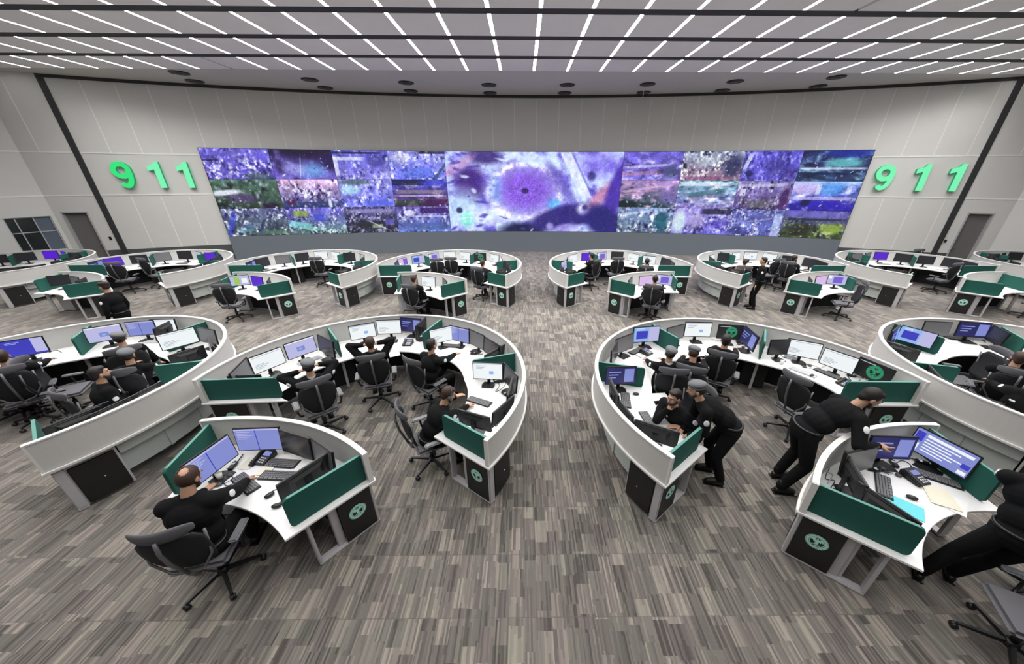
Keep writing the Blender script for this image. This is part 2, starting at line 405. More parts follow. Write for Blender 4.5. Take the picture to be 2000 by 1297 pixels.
# round vents on the plain ceiling band
vt = MB(); vt.lathe([(.33, 0), (.345, -.02), (.33, -.04), (.25, -.05), (.23, -.035), (.0, -.035)], 24)
ring2 = MB(); ring2.lathe([(.17, -.03), (.17, -.055), (.0, -.055)], 20)
SPK = [(350, 141.5, 1), (605, 155, 1), (793, 161, 1), (955, 165.5, 1), (1108, 165.5, 1), (1265, 164, 1), (1436, 158.5, 1), (1634, 150, 1),
       (380, 158, 2), (635, 171, 2), (802, 177, 2), (957, 181, 2), (1103, 181, 2), (1257, 180, 2), (1411, 176, 2), (1598, 168, 2)]
vm = vt.mesh('ceiling_vent', BPLAS); vm2 = ring2.mesh('vent_core', GPLAS)
for i, (x, y, rw) in enumerate(SPK):
    o = link('ceiling_vent', vm, None, at(x, y, HC)); link('vent_core', vm2, o)
    n_ = i+1 if rw == 1 else i-7
    tag(o, f'black round ceiling vent in the row {"nearer the light strips" if rw==1 else "hugging the wall"}, {ORD[n_]} from left', 'vent', 'round vents in the ceiling')
b = MB(); b.lathe([(.05, 0), (.05, -.02), (.015, -.03), (.015, -.35), (.04, -.36), (.04, -.42), (0, -.43)], 12)
o = b.build('ceiling_sensor', mat('sensor_white', (.75, .75, .75), .4)); o.location = at(1257, 177, HC)
tag(o, 'thin white sensor rod hanging under the ceiling above the video wall', 'sensor')

# ---- 911 signs
NEON = mat('green_letter_face', (.01, .10, .04), .4, emit=s2l((.20, .88, .48)), es=.95)
NEON2 = mat('pale_green_letter_face', (.02, .10, .05), .4, emit=s2l((.48, .95, .70)), es=.95)
NSIDE = mat('green_letter_side', (.03, .33, .17), .5, emit=(.02, .25, .12), es=.35)
def digit(ch, face, parent, ang):
    "block digit 1.14 m tall, 12 cm deep, front faces -Y"
    b = MB(); D_ = .13
    def slab(poly):
        n = len(poly); vs = [(x, -D_, z) for x, z in poly]+[(x, 0, z) for x, z in poly]
        b.add(vs, [tuple(range(n))], 0); b.add(vs, [(i, n+i, n+(i+1) % n, (i+1) % n) for i in range(n)], 1)
    if ch == '1':
        slab([(-.02, 0), (.22, 0), (.22, 1.14), (.06, 1.14), (-.02, 1.02), (-.26, .93), (-.26, .74), (-.02, .81)])
    else:
        def stroke(pts, w, closed=False):
            P_ = [Vector(p) for p in pts]; n = len(P_); L_ = []; R_ = []
            for i in range(n):
                a = P_[(i-1) % n] if closed or i else P_[i]; c = P_[(i+1) % n] if closed or i < n-1 else P_[i]
                t = (c-a).normalized(); nn = Vector((-t.y, t.x))*w/2; L_.append(P_[i]+nn); R_.append(P_[i]-nn)
            for i in range(n if closed else n-1):
                k = (i+1) % n; q = [R_[i], R_[k], L_[k], L_[i]]
                b.add([(p.x, -D_, p.y) for p in q], [(0, 1, 2, 3)], 0)
                b.add([(L_[i].x, -D_, L_[i].y), (L_[k].x, -D_, L_[k].y), (L_[k].x, 0, L_[k].y), (L_[i].x, 0, L_[i].y)], [(0, 1, 2, 3)], 1)
                b.add([(R_[i].x, -D_, R_[i].y), (R_[k].x, -D_, R_[k].y), (R_[k].x, 0, R_[k].y), (R_[i].x, 0, R_[i].y)], [(0, 1, 2, 3)], 1)
            if not closed:
                for i in (0, n-1): b.add([(L_[i].x, -D_, L_[i].y), (R_[i].x, -D_, R_[i].y), (R_[i].x, 0, R_[i].y), (L_[i].x, 0, L_[i].y)], [(0, 1, 2, 3)], 1)
        stroke([(.265*math.cos(2*PI*i/28), .765+.265*math.sin(2*PI*i/28)) for i in range(28)], .20, True)
        stroke([(.267, .80)]+[(.02+.250*math.cos(a), .62+.525*math.sin(a)) for a in [rad(10-10*i) for i in range(0, 15)]], .195)
    d = b.build('digit', [face, NSIDE], parent); d.matrix_world = Matrix.Translation(wp(ang, .02, 3.6)) @ RZ(-rad(ang))
    return d
for angs, lab, f3 in (((-19.5, -18.2, -17.05), 'illuminated green 911 digits on the wall left of the video wall', (NEON, NEON2, NEON2)),
                  ((18.85, 20.3, 21.55), 'illuminated green 911 digits on the wall right of the video wall', (NEON2, NEON2, NEON2))):
    e = empty('illuminated_sign', (0, 0, 0), 0, lab, 'sign', 'green number signs beside the video wall')
    for ch, a_, ff in zip('911', angs, f3): digit(ch, ff, e, a_)
# ================================================================== THE VIDEO WALL
def fbm(h, w, sc, rs, oct_=4, asp=1.0):
    out = np.zeros((h, w)); amp = 1; tot = 0
    yy, xx = np.mgrid[0:h, 0:w]; yy = yy/h; xx = xx/h
    for o in range(oct_):
        f = sc*2**o; gy = max(2, int(f)+3); gx = max(2, int(f*asp*w/h)+3); g = rs.rand(gy, gx)
        y = yy*f; x = xx*f*asp; y0 = np.clip(y.astype(int), 0, gy-2); x0 = np.clip(x.astype(int), 0, gx-2); fy = y-y0; fx = x-x0
        fy = fy*fy*(3-2*fy); fx = fx*fx*(3-2*fx)
        v = g[y0, x0]*(1-fy)*(1-fx)+g[y0+1, x0]*fy*(1-fx)+g[y0, x0+1]*(1-fy)*fx+g[y0+1, x0+1]*fy*fx
        out += v*amp; tot += amp; amp *= .6
    return out/tot
def lerp(a, b, t): return a*(1-t)+b*t
def blob(img, uu, vv, cx, cy, rx, ry, col, k=1.0, rot=0, soft=.5):
    c, s = math.cos(rot), math.sin(rot); dx = uu-cx; dy = vv-cy; x = (dx*c+dy*s)/rx; y = (-dx*s+dy*c)/ry
    d = np.sqrt(x*x+y*y); t = np.clip((1-d)/soft, 0, 1)*k; img[:] = lerp(img, np.array(col), t[..., None])
def rect(img, uu, vv, cx, cy, w, h, col, k=1.0, rot=0):
    c, s = math.cos(rot), math.sin(rot); dx = uu-cx; dy = vv-cy; x = np.abs(dx*c+dy*s)/w; y = np.abs(-dx*s+dy*c)/h
    t = np.clip((1-np.maximum(x, y))*4, 0, 1)*k*.85; img[:] = lerp(img, np.array(col), t[..., None])
PUR, LIL, NAV, WHT, CYA, BLK = (.40, .36, .80), (.62, .62, .90), (.10, .07, .30), (.92, .93, 1.0), (.45, .68, .95), (.05, .05, .12)
PNK, GRN, TEA, LIM, BLU = (.85, .68, .85), (.25, .38, .32), (.15, .42, .48), (.55, .66, .25), (.22, .26, .80)
def feed(spec, h, w, seed):
    rs = np.random.RandomState(seed); vv, uu = np.mgrid[0:h, 0:w]; vv = vv/(h-1); uu = uu/(w-1)*w/h*1.0; A = w/h; uu = uu/A
    top, bot, low, hi, amp = spec['g']
    img = lerp(np.array(bot), np.array(top), vv[..., None]); nz = fbm(h, w, spec.get('s', 14)*.62, rs, 4, spec.get('a', 1.3)); big = fbm(h, w, 3, rs, 3)
    t = np.clip((nz-.48)*3.3*amp, -1, 1)*np.clip(fbm(h, w, 4, rs, 3)*3.4-1.0, .12, 1.25)
    img = np.where(t[..., None] > 0, lerp(img, np.array(hi), np.clip(t, 0, 1)[..., None]), lerp(img, np.array(low), np.clip(-t, 0, 1)[..., None]))
    img *= (.80+.56*big)[..., None]
    for op in spec.get('o', ()):
        f = {'b': blob, 'r': rect}[op[0]]; f(img, uu, vv, *op[1:])
    for _ in range(34):
        cu, cv_ = rs.rand(), rs.rand(); cc = (WHT, LIL, NAV, CYA, PNK, hi, low)[rs.randint(7)]; sz = .35+.9*(1-cv_)
        blob(img, uu, vv, cu, cv_, (.006+.016*rs.rand())*sz, (.014+.045*rs.rand())*sz, cc, .75, (rs.rand()-.5)*1.2)
    sp = rs.rand(h, w)**9; msk = fbm(h, w, 5, rs, 2) > .45
    img += (sp*.16*msk*spec.get('sp', 1))[..., None]
    fine = fbm(h, w, 24, rs, 2); img *= (.88+.24*fine)[..., None]
    return np.clip(img, 0, 1)
def crowd(**k): return dict(g=(PUR, (.30, .26, .66), NAV, WHT, 1.1), **k)
G_ = lambda top, bot, low=NAV, hi=WHT, amp=1.0, **k: dict(g=(top, bot, low, hi, amp), **k)
LEFT = [  # columns left to right, rows top, middle, bottom
 [crowd(s=16, o=[('r', .1, .62, .15, .03, BLK, .8), ('b', .75, .1, .3, .15, GRN, .6)]),
  G_(GRN, (.16, .22, .18), BLK, (.6, .62, .68), 1.0, s=12, o=[('b', .15, .55, .35, .12, WHT, .9, .2), ('b', .4, .35, .3, .2, (.35, .22, .5), .6), ('b', .8, .1, .18, .12, (.12, .05, .2), .9)]),
  G_((.35, .38, .55), (.22, .3, .3), NAV, WHT, 1.2, s=18, o=[('r', .1, .4, .05, .5, BLU, .8, -.2), ('r', .35, .35, .12, .06, (.3, .42, .6), .9), ('r', .3, .2, .14, .05, (.35, .6, .6), .9), ('b', .8, .1, .3, .1, (.35, .5, .4), .7)])],
 [G_((.10, .06, .22), (.42, .35, .75), BLK, LIL, .5, s=6, o=[('b', .62, .3, .38, .38, CYA, .9, 0, .9), ('b', .35, .35, .25, .22, LIL, .7), ('r', .45, .5, .008, .5, WHT, .7, -.1), ('b', .6, 1.0, .6, .35, (.1, .05, .2), .95), ('b', .95, .6, .2, .4, (.12, .08, .3), .9)]),
  G_(PNK, (.16, .2, .42), NAV, WHT, 1.2, s=16, o=[('r', .5, .1, .5, .12, (.14, .22, .42), .8), ('b', .8, .12, .04, .25, WHT, .9), ('b', .15, .18, .1, .15, (.3, .1, .3), .8)]),
  G_(PUR, (.28, .42, .38), NAV, WHT, 1.3, s=20, o=[('r', .25, .78, .14, .13, LIM, .9), ('r', .55, .62, .1, .15, BLU, .9), ('r', .2, .35, .22, .13, (.5, .85, .85), .85, -.4), ('b', .4, .2, .3, .08, (.5, .8, .7), .7, -.3)])],
 [G_((.35, .35, .78), (.5, .48, .85), NAV, WHT, .9, s=14, o=[('r', .4, .92, .5, .04, (.06, .05, .2), .9), ('r', .25, .72, .32, .07, WHT, .85), ('r', .03, .45, .05, .4, WHT, .8), ('b', .75, .65, .2, .3, (.22, .2, .55), .7)]),
  G_((.5, .5, .85), (.42, .45, .9), NAV, WHT, 1.0, s=14, o=[('b', .3, .9, .4, .12, GRN, .7), ('b', .2, .62, .22, .2, (.7, .9, .95), .8), ('b', .7, .12, .35, .2, (.35, .4, .88), .9)]),
  G_((.3, .28, .5), (.12, .14, .2), BLK, (.7, .68, .85), 1.2, s=20, o=[('r', .5, .85, .5, .08, (.62, .6, .85), .8), ('b', .4, .3, .35, .25, (.12, .12, .16), .8), ('r', .6, .25, .12, .08, (.7, .78, .62), .8), ('r', .85, .4, .1, .12, PUR, .8), ('r', .6, .3, .3, .02, WHT, .7, -.8)])],
 [G_((.5, .5, .8), (.35, .38, .82), NAV, WHT, 1.1, s=15, o=[('b', .2, .75, .2, .2, WHT, .5), ('b', .5, .25, .35, .25, (.35, .45, .9), .8), ('r', .9, .3, .03, .4, (.1, .25, .3), .7, -.4), ('r', .8, .95, .3, .05, BLK, .8)]),
  G_((.2, .24, .72), (.35, .2, .35), BLK, (.85, .75, .8), .9, s=10, a=.5, o=[('r', .3, .9, .4, .12, (.05, .07, .2), .9), ('b', .75, .88, .3, .14, BLU, .8), ('r', .5, .55, .5, .08, (.62, .55, .55), .7), ('r', .5, .4, .5, .02, WHT, .9), ('r', .25, .15, .28, .12, (.12, .25, .16), .7), ('r', .78, .15, .25, .14, (.25, .06, .3), .8)]),
  G_((.35, .3, .6), (.35, .45, .75), NAV, WHT, 1.0, s=12, o=[('r', .72, .85, .3, .12, (.16, .03, .34), .9), ('b', .25, .75, .12, .15, WHT, .8), ('r', .6, .62, .4, .03, WHT, .7), ('b', .6, .22, .6, .2, (.28, .36, .62), .8)])]]
RIGHT = [
 [G_(PUR, (.48, .42, .8), (.18, .14, .4), WHT, .9, s=10, a=.5, o=[('r', .4, .5, .45, .05, WHT, .6, .12), ('r', .3, .25, .4, .08, (.75, .55, .62), .6, .1), ('b', .85, .3, .2, .3, (.22, .26, .4), .7)]),
  G_((.62, .5, .75), (.08, .2, .2), BLK, PNK, .9, s=12, a=.6, o=[('r', .35, .68, .4, .05, PNK, .8, .35), ('r', .3, .55, .4, .03, (.8, .55, .7), .7, .3), ('b', .9, .4, .25, .4, (.5, .42, .72), .7), ('b', .15, .1, .3, .2, (.05, .12, .12), .9)]),
  G_((.45, .55, .72), (.3, .38, .45), NAV, WHT, 1.1, s=15, o=[('r', .3, .78, .4, .05, WHT, .6, .3), ('b', .8, .45, .16, .5, (.06, .3, .4), .9), ('r', .8, .4, .1, .04, TEA, .8, -.6)])],
 [G_((.5, .55, .68), (.55, .4, .5), (.1, .12, .22), (.95, .97, .95), 1.3, s=18, o=[('b', .85, .5, .2, .5, (.1, .12, .3), .8), ('b', .4, .65, .3, .25, (.75, .82, .85), .5), ('r', .4, .08, .4, .07, (.4, .15, .4), .5)]),
  G_((.45, .68, .72), (.45, .4, .68), (.1, .12, .3), WHT, 1.0, s=14, a=.6, o=[('r', .45, .88, .5, .08, WHT, .8), ('r', .5, .55, .4, .1, (.1, .32, .34), .6, .3), ('r', .45, .4, .3, .03, (.7, .4, .6), .6, .35)]),
  G_((.55, .5, .8), (.4, .38, .78), NAV, WHT, 1.2, s=15, o=[('b', .12, .45, .16, .6, (.85, .95, .95), .85), ('b', .4, .5, .2, .4, (.72, .66, .85), .6), ('r', .75, .88, .3, .12, (.06, .06, .16), .9), ('b', .8, .4, .2, .25, (.25, .2, .68), .6)])],
 [G_((.32, .3, .75), (.3, .26, .66), NAV, LIL, 1.0, s=16, o=[('r', .08, .65, .04, .3, WHT, .8, -.15), ('b', .15, .25, .1, .15, (.08, .08, .3), .8), ('b', .7, .4, .25, .5, (.2, .16, .5), .5, .8)]),
  G_((.5, .45, .75), (.28, .2, .42), BLK, (.85, .84, .9), 1.1, s=15, o=[('r', .45, .85, .5, .06, WHT, .6, .05), ('r', .12, .6, .06, .14, WHT, .9), ('b', .9, .4, .1, .5, (.25, .1, .35), .8), ('b', .45, .2, .35, .2, (.38, .38, .42), .7)]),
  G_((.35, .38, .66), (.3, .32, .6), NAV, WHT, 1.0, s=18, o=[('r', .4, .55, .5, .03, LIL, .7, .3), ('r', .9, .4, .08, .5, (.75, .82, .95), .85), ('b', .2, .2, .2, .2, (.15, .16, .4), .6)])],
 [G_((.08, .1, .32), (.12, .2, .35), BLK, (.6, .8, .9), .9, s=9, a=.4, o=[('b', .7, .95, .5, .25, (.08, .16, .6), .8), ('b', .65, .6, .35, .2, (.4, .75, .78), .85), ('r', .5, .42, .55, .035, WHT, .8), ('r', .4, .25, .4, .05, (.05, .1, .25), .8)]),
  G_((.55, .68, .92), (.12, .1, .6), NAV, WHT, .8, s=10, a=.6, o=[('b', .2, .75, .3, .3, (.85, .75, .95), .7), ('b', .6, .75, .25, .3, (.3, .6, .92), .7), ('r', .4, .72, .04, .2, WHT, .8), ('r', .85, .72, .04, .15, WHT, .7), ('r', .5, .42, .55, .06, (.8, .75, .95), .8), ('b', .55, .18, .6, .22, (.16, .1, .68), .9), ('b', .25, .25, .1, .15, BLK, .7)]),
  G_((.35, .3, .66), (.18, .24, .1), BLK, (.6, .7, .4), 1.0, s=14, o=[('r', .5, .85, .5, .1, (.45, .42, .82), .7), ('r', .5, .68, .5, .05, (.05, .12, .2), .8), ('b', .8, .35, .25, .25, LIM, .85), ('b', .75, .2, .12, .08, (.8, .85, .6), .7), ('b', .3, .3, .3, .3, (.12, .14, .06), .7)])]]
def centre_feed(h, w):
    rs = np.random.RandomState(99); vv, uu = np.mgrid[0:h, 0:w]; vv = vv/(h-1); uu = uu/(w-1)
    n = fbm(h, w, 6, rs, 5); n2 = fbm(h, w, 22, rs, 3); n3 = fbm(h, w, 3, rs, 3)
    img = lerp(np.array((.34, .28, .74)), np.array((.72, .78, .96)), np.clip((n-.33)*4.5, 0, 1)[..., None])
    f = lambda *a, **k: blob(img, uu, vv, *a, **k)
    f(.13, .62, .11, .30, (.22, .10, .44), .92); f(.22, .95, .14, .12, (.20, .13, .42), .9, -.5)
    f(.06, .82, .05, .22, (.78, .60, .80), .7, -.6)
    f(.09, .30, .14, .34, (.74, .88, .97), .85, 0, .7); f(.25, .22, .24, .20, (.84, .90, .99), .8, 0, .7)
    f(.10, .16, .05, .13, (.40, .88, .72), .6); f(.06, .28, .025, .05, (.12, .14, .3), .9)
    f(.43, .0, .17, .16, (.05, .07, .25), 1.0)
    for _ in range(46): f(rs.rand()*.66, rs.rand(), .008+.02*rs.rand(), .015+.05*rs.rand(), (.84, .90, 1.0) if rs.rand() > .35 else (.26, .20, .6), .75, rs.rand()*3)
    # bright structure round the crowd
    f(.46, .55, .27, .47, (.74, .78, .97), .8, 0, .35); f(.46, .55, .235, .40, (.50, .42, .82), .85, 0, .3)
    x = (uu-.45)/.22; y = (vv-.52)/.37; d = np.sqrt(x*x+y*y)
    rg = np.exp(-((d-.92)/.09)**2)*np.clip(n2*2.2-.35, 0, 1); img[:] = lerp(img, np.array((.95, .93, 1.0)), rg[..., None])
    f(.45, .54, .165, .27, (.46, .28, .80), .95, 0, .45)
    sp = (rs.rand(h, w) > .86)*np.clip(1.15-d, 0, 1); img[:] = lerp(img, np.array((.80, .74, .98)), (sp*.6)[..., None])
    f(.45, .53, .028, .045, (.16, .08, .34), .95)
    f(.52, .9, .16, .10, (.80, .90, .98), .7, -.3); f(.28, .55, .05, .25, (.45, .62, .92), .5); f(.62, .36, .05, .10, (.30, .62, .90), .8)
    # dark band and the tower
    f(.70, .20, .30, .16, (.14, .10, .42), .95, .62, .3); f(.66, .62, .05, .35, (.30, .24, .66), .7, .3)
    rect(img, uu, vv, .745, .72, .034, .36, (.86, .90, .98), .95, .24); rect(img, uu, vv, .785, .70, .007, .30, (.40, .40, .74), .8, .24)
    f(.87, .86, .16, .22, (.52, .46, .90), .6); f(.83, .72, .03, .07, (.20, .18, .46), .9)
    f(.80, .30, .055, .10, (.85, .86, .98), .9); f(.805, .325, .022, .045, (.2, .16, .4), .95)
    f(.90, .48, .06, .26, (.72, .48, .62), .85, -.35); f(.985, .55, .07, .55, (.24, .14, .60), .95, -.12, .4); f(.93, .12, .14, .30, (.11, .09, .40), .97, .3, .4)
    f(.70, .05, .10, .07, (.70, .66, .94), .7, .5); f(.60, .07, .03, .06, (.7, .66, .9), .7)
    img *= (.90+.34*n2)[..., None]; img += ((rs.rand(h, w)**14)*.25)[..., None]
    return np.clip(img, 0, 1)
def video_mat():
    m = bpy.data.materials.new('video_wall_glow'); m.use_nodes = True; nt = m.node_tree; b = nt.nodes['Principled BSDF']
    at_ = nt.nodes.new('ShaderNodeVertexColor'); at_.layer_name = 'pix'; b.inputs['Base Color'].default_value = (.01, .01, .01, 1); b.inputs['Roughness'].default_value = .4
    nt.links.new(at_.outputs['Color'], b.inputs['Emission Color']); b.inputs['Emission Strength'].default_value = 1.0; return m
VM = video_mat()
def screen_patch(name, a0, a1, z0, z1, img, parent):
    h, w, _ = img.shape; th = np.radians(np.linspace(a0, a1, w)); R = WR-.2; z = np.linspace(z0, z1, h)
    co_ = np.zeros((h, w, 3)); co_[..., 0] = WCX+R*np.sin(th); co_[..., 1] = WCY+R*np.cos(th); co_[..., 2] = z[:, None]
    idx = np.arange(h*w).reshape(h, w); q = np.stack([idx[:-1, :-1], idx[:-1, 1:], idx[1:, 1:], idx[1:, :-1]], -1).reshape(-1, 4)
    me = bpy.data.meshes.new(name); me.vertices.add(h*w); me.vertices.foreach_set('co', co_.ravel().astype('f'))
    me.loops.add(q.size); me.loops.foreach_set('vertex_index', q.ravel().astype('i')); me.polygons.add(len(q))
    me.polygons.foreach_set('loop_start', np.arange(0, q.size, 4).astype('i')); me.polygons.foreach_set('loop_total', np.full(len(q), 4, 'i'))
    me.update(calc_edges=True); ca = me.color_attributes.new('pix', 'FLOAT_COLOR', 'POINT')
    lin = np.where(img <= .04045, img/12.92, ((img+.055)/1.055)**2.4); ca.data.foreach_set('color', np.concatenate([lin, np.ones((h, w, 1))], -1).ravel().astype('f'))
    me.materials.append(VM); me.validate(); return link(name, me, parent)
vw = empty('video_wall', (0, 0, 0), 0, 'long curved video wall of night crowd feeds across the back wall', 'video wall')
hb = MB()
hb.loft([[tuple(wp(A0+(A1-A0)*i/36, .01, ZB)), tuple(wp(A0+(A1-A0)*i/36, .19, ZB)), tuple(wp(A0+(A1-A0)*i/36, .19, ZT)), tuple(wp(A0+(A1-A0)*i/36, .01, ZT))] for i in range(37)], 0, False)
hb.build('cabinet_housing', BLACKP, vw)
cols = [A0+.02, -13.06, -10.03, -7.15, -4.06, 6.03, 9.22, 12.33, 15.03, A1-.02]; zr = [ZB+.01, ZB+(ZT-ZB)/3, ZB+2*(ZT-ZB)/3, ZT-.01]; g = .006
for ci in range(4):
    for ri in range(3):
        for off, S_ in ((0, LEFT), (5, RIGHT)):
            c0, c1 = cols[off+ci], cols[off+ci+1]; z1, z0 = zr[3-ri], zr[2-ri]
            screen_patch('screen_panel', c0+g, c1-g, z0+g, z1-g, feed(S_[ci][ri], 72, 140, 11+off*7+ci*3+ri), vw)
screen_patch('screen_panel', cols[4]+g, cols[5]-g, zr[0]+g, zr[3]-g, centre_feed(190, 420), vw)
# ================================================================== DESKS
def emblem_mb(r=.105, ins=None):
    "round crest: outer ring, inner disc with a dark eagle-like mark and a scroll (in the XZ plane, facing -Y)"
    b = MB(); n = 32
    def disc(r0, r1, y, mi, seg=n):
        vs = [(r1*math.cos(2*PI*i/seg), y, r1*math.sin(2*PI*i/seg)) for i in range(seg)]+[(r0*math.cos(2*PI*i/seg), y, r0*math.sin(2*PI*i/seg)) for i in range(seg)]
        if r0 > 0: b.add(vs, [(i, (i+1) % seg, seg+(i+1) % seg, seg+i) for i in range(seg)], mi)
        else: b.add(vs[:seg], [tuple(range(seg))], mi)
    def poly(ps, y, mi): b.add([(x*r, y, z*r) for x, z in ps], [tuple(range(len(ps)))], mi)
    disc(0, r, -.004, 0); disc(.66*r, .69*r, -.0055, 1); disc(.95*r, .97*r, -.0055, 1); disc(0, .58*r, -.0050, 1)
    # light eagle with raised wings over crossed blades on the dark field
    for m_ in (-1, 1):
        w_ = [(.05, .10), (.12, .42), (.34, .60), (.56, .30), (.46, .10), (.38, .22), (.30, .00), (.22, .14), (.14, -.10)]
        P_ = [(m_*x, z) for x, z in w_]; poly(P_ if m_ < 0 else P_[::-1], -.006, 0)
        P_ = [(m_*.50, -.46), (m_*.42, -.52), (-m_*.20, -.16), (-m_*.12, -.10)]; poly(P_ if m_ > 0 else P_[::-1], -.0062, 0)
    poly([(-.07, .44), (-.11, -.20), (0, -.34), (.11, -.20), (.07, .44), (0, .56)], -.0064, 0)
    poly([(-.14, -.42), (0, -.36), (.14, -.42), (.10, -.60), (-.10, -.60)], -.0064, 0)
    for i in range(22):        # the little strokes of lettering on the ring
        a = 2*PI*i/22+.14; c, s = math.cos(a)*.88, math.sin(a)*.88; tx, tz = -math.sin(a)*.035, math.cos(a)*.035; nx, nz = math.cos(a)*.03, math.sin(a)*.03
        if i % 5: poly([(c-tx-nx, s-tz-nz), (c+tx-nx, s+tz-nz), (c+tx*.5+nx, s+tz*.5+nz), (c-tx+nx, s-tz+nz)], -.0058, 1)
    return b
EMB = emblem_mb().mesh('emblem', [MINT, BLACKP])
def rrect(x0, x1, z0, z1, r, corners=(1, 1, 1, 1), n=4):
    "rounded rectangle polygon; corners = bottom-left, bottom-right, top-right, top-left"
    P = []
    for (cx, cy, a0), on in zip(((x0+r, z0+r, 180), (x1-r, z0+r, 270), (x1-r, z1-r, 0), (x0+r, z1-r, 90)), corners):
        if on:
            for i in range(n+1): a = rad(a0+90*i/n); P.append((cx+r*math.cos(a), cy+r*math.sin(a)))
        else: P.append({180: (x0, z0), 270: (x1, z0), 0: (x1, z1), 90: (x0, z1)}[a0])
    return P
def radial(a, off=0):
    "frame at angle a: x along the radius, y across (direction of growing angle), shifted by off metres across"
    return RZ(rad(a)) @ T(0, off, 0)
def vprism(b, poly, t, mi, Mx):
    "polygon in local XZ extruded across Y by t, centred"
    n = len(poly); vs = [(p[0], -t/2, p[1]) for p in poly]+[(p[0], t/2, p[1]) for p in poly]
    b.add(vs, [tuple(range(n)), tuple(range(2*n-1, n-1, -1))]+[(i, n+i, n+(i+1) % n, (i+1) % n) for i in range(n)], mi, False, Mx)
SCREENS = []
def desk(label, cx, cy, divs, Ro=2.70, Ri=1.67, flare0=0, flare1=0, cabs=(1, 1), group=None, name='curved_desk'):
    a0, a1 = divs[0], divs[-1]; root = empty(name, (cx, cy, 0), 0, label, 'desk', group)
    D = a1-a0; k = 180/PI
    def rin(t):
        s0 = max(0, 1-t*D/14); s1 = max(0, 1-(1-t)*D/14)
        base = Ri
        if len(divs) > 2:      # shallow hollow in front of every seat
            a = a0+D*t
            for i in range(len(divs)-1):
                if divs[i] <= a <= divs[i+1]:
                    q = (a-divs[i])/(divs[i+1]-divs[i]); base += .05*math.sin(PI*q)-.03
        return base-flare0*s0**2-flare1*s1**2
    n = max(12, int(D/2.2))
    b = MB(); b.arc(rin, Ro, a0, a1, .72, .75, n); b.build('worktop', WHITE, root, .004, 1)
    e = .03*k/Ro
    b = MB(); b.arc(Ro-.07, Ro-.025, a0+e, a1-e, .751, 1.185, n, 0); b.arc(Ro-.078, Ro-.017, a0+e*.7, a1-e*.7, 1.185, 1.205, n, 1); b.arc(Ro-.024, Ro+.004, a0+e*.5, a1-e*.5, .735, .757, n, 1)
    for a, s in ((a0, 1), (a1, -1)): b.box((Ro-.048, s*.022, .975), (.06, .022, .45), 1, radial(a))
    b.build('outer_partition', [FELT, EDGE], root)
    # green screens: one just inside each end, one at each division
    for i, a in enumerate(divs):
        off = .105 if i == 0 else (-.105 if i == len(divs)-1 else 0)
        end = i in (0, len(divs)-1)
        x0 = Ri+.10-(flare0 if i == 0 else flare1 if i == len(divs)-1 else -.10)
        if not end: x0 = Ri+.14
        w0 = RZ(rad(a)) @ Vector((x0, off, 0)); w1 = RZ(rad(a)) @ Vector((Ro, off, 0)); dd_ = (w1-w0).normalized(); SCREENS.append((cx+w0.x, cy+w0.y, dd_.x, dd_.y))
        b = MB(); vprism(b, rrect(x0, Ro-.075, .756, 1.145, .05, (1, 0, 0, 1)), .036, 0, radial(a, off))
        vprism(b, [(x0+.05, 1.1455), (Ro-.076, 1.1455), (Ro-.076, 1.149), (x0+.05, 1.149)], .034, 1, radial(a, off))
        o = b.build('divider_screen', [GREEN, GREENE], root); o['label'] = 'green fabric divider screen'
    # end frames
    for i, (a, s, fl_) in enumerate(((a0, 1, flare0), (a1, -1, flare1))):
        Mx = radial(a, s*.10); x1 = Ro-.05; x0 = Ri+.20-fl_*.8; xm = x1-(x1-x0)*.56; d = .10
        b = MB()
        fr = lambda X0, X1, Z0, Z1: b.box(((X0+X1)/2, 0, (Z0+Z1)/2), (X1-X0, d, Z1-Z0), 0, Mx)
        fr(x0, x1, .0, .035); fr(x0, x1, .69, .72); fr(x1-.035, x1, .035, .69); fr(x0, x0+.035, .035, .69)
        b.box((xm-.05, s*.02, .36), (.09, d*.6, .655), 0, Mx)
        b.build('end_frame', SILVER, root, .008, 2)
        b = MB(); b.box(((xm+x1-.035)/2, -s*(d/2-.012), .3625), (x1-.035-xm-.001, .02, .653), 0, Mx); pnl = b.build('emblem_panel', BLACKP, root)
        em = link('emblem', EMB, root); em.parent = pnl
        face = Mx @ T((xm+x1-.035)/2, -s*(d/2+.001), .42)
        em.matrix_local = face @ (RZ(0) if s > 0 else RZ(PI))
        b = MB(); b.box(((x0+x1)/2, s*.06, .36), (.02, .02, .6), 0, Mx)
    # outside: cabinets near the ends and the recessed skirt between them
    w = .50*k/Ro; p = .14*k/Ro
    sa0, sa1 = a0+p*1.2, a1-p*1.2
    for a, s, on in ((a0, 1, cabs[0]), (a1, -1, cabs[1])):
        if not on: continue
        c0 = a+s*p; c1 = a+s*(p+w); lo, hi = min(c0, c1), max(c0, c1)
        b = MB(); b.arc(Ro-.60, Ro-.075, lo, hi, .02, .705, 6); cb = b.build('side_cabinet', SILVER, root, .006, 1)
        b = MB(); b.arc(Ro-.075, Ro-.055, lo+.6, hi-.6, .035, .66, 6); b.build('cabinet_door', DOORB, cb, .012, 2)
        b = MB(); b.lathe([(.012, 0), (.012, .01), (.008, .014), (0, .014)], 12, 0, RZ(rad((lo+hi)/2+s*.5)) @ T(Ro-.055, 0, .34) @ RY(PI/2)); b.build('cabinet_lock', CHROME, cb)
        if s > 0: sa0 = hi+.5
        else: sa1 = lo-.5
    b = MB(); m_ = max(1, round((sa1-sa0)/26)); st = (sa1-sa0)/m_
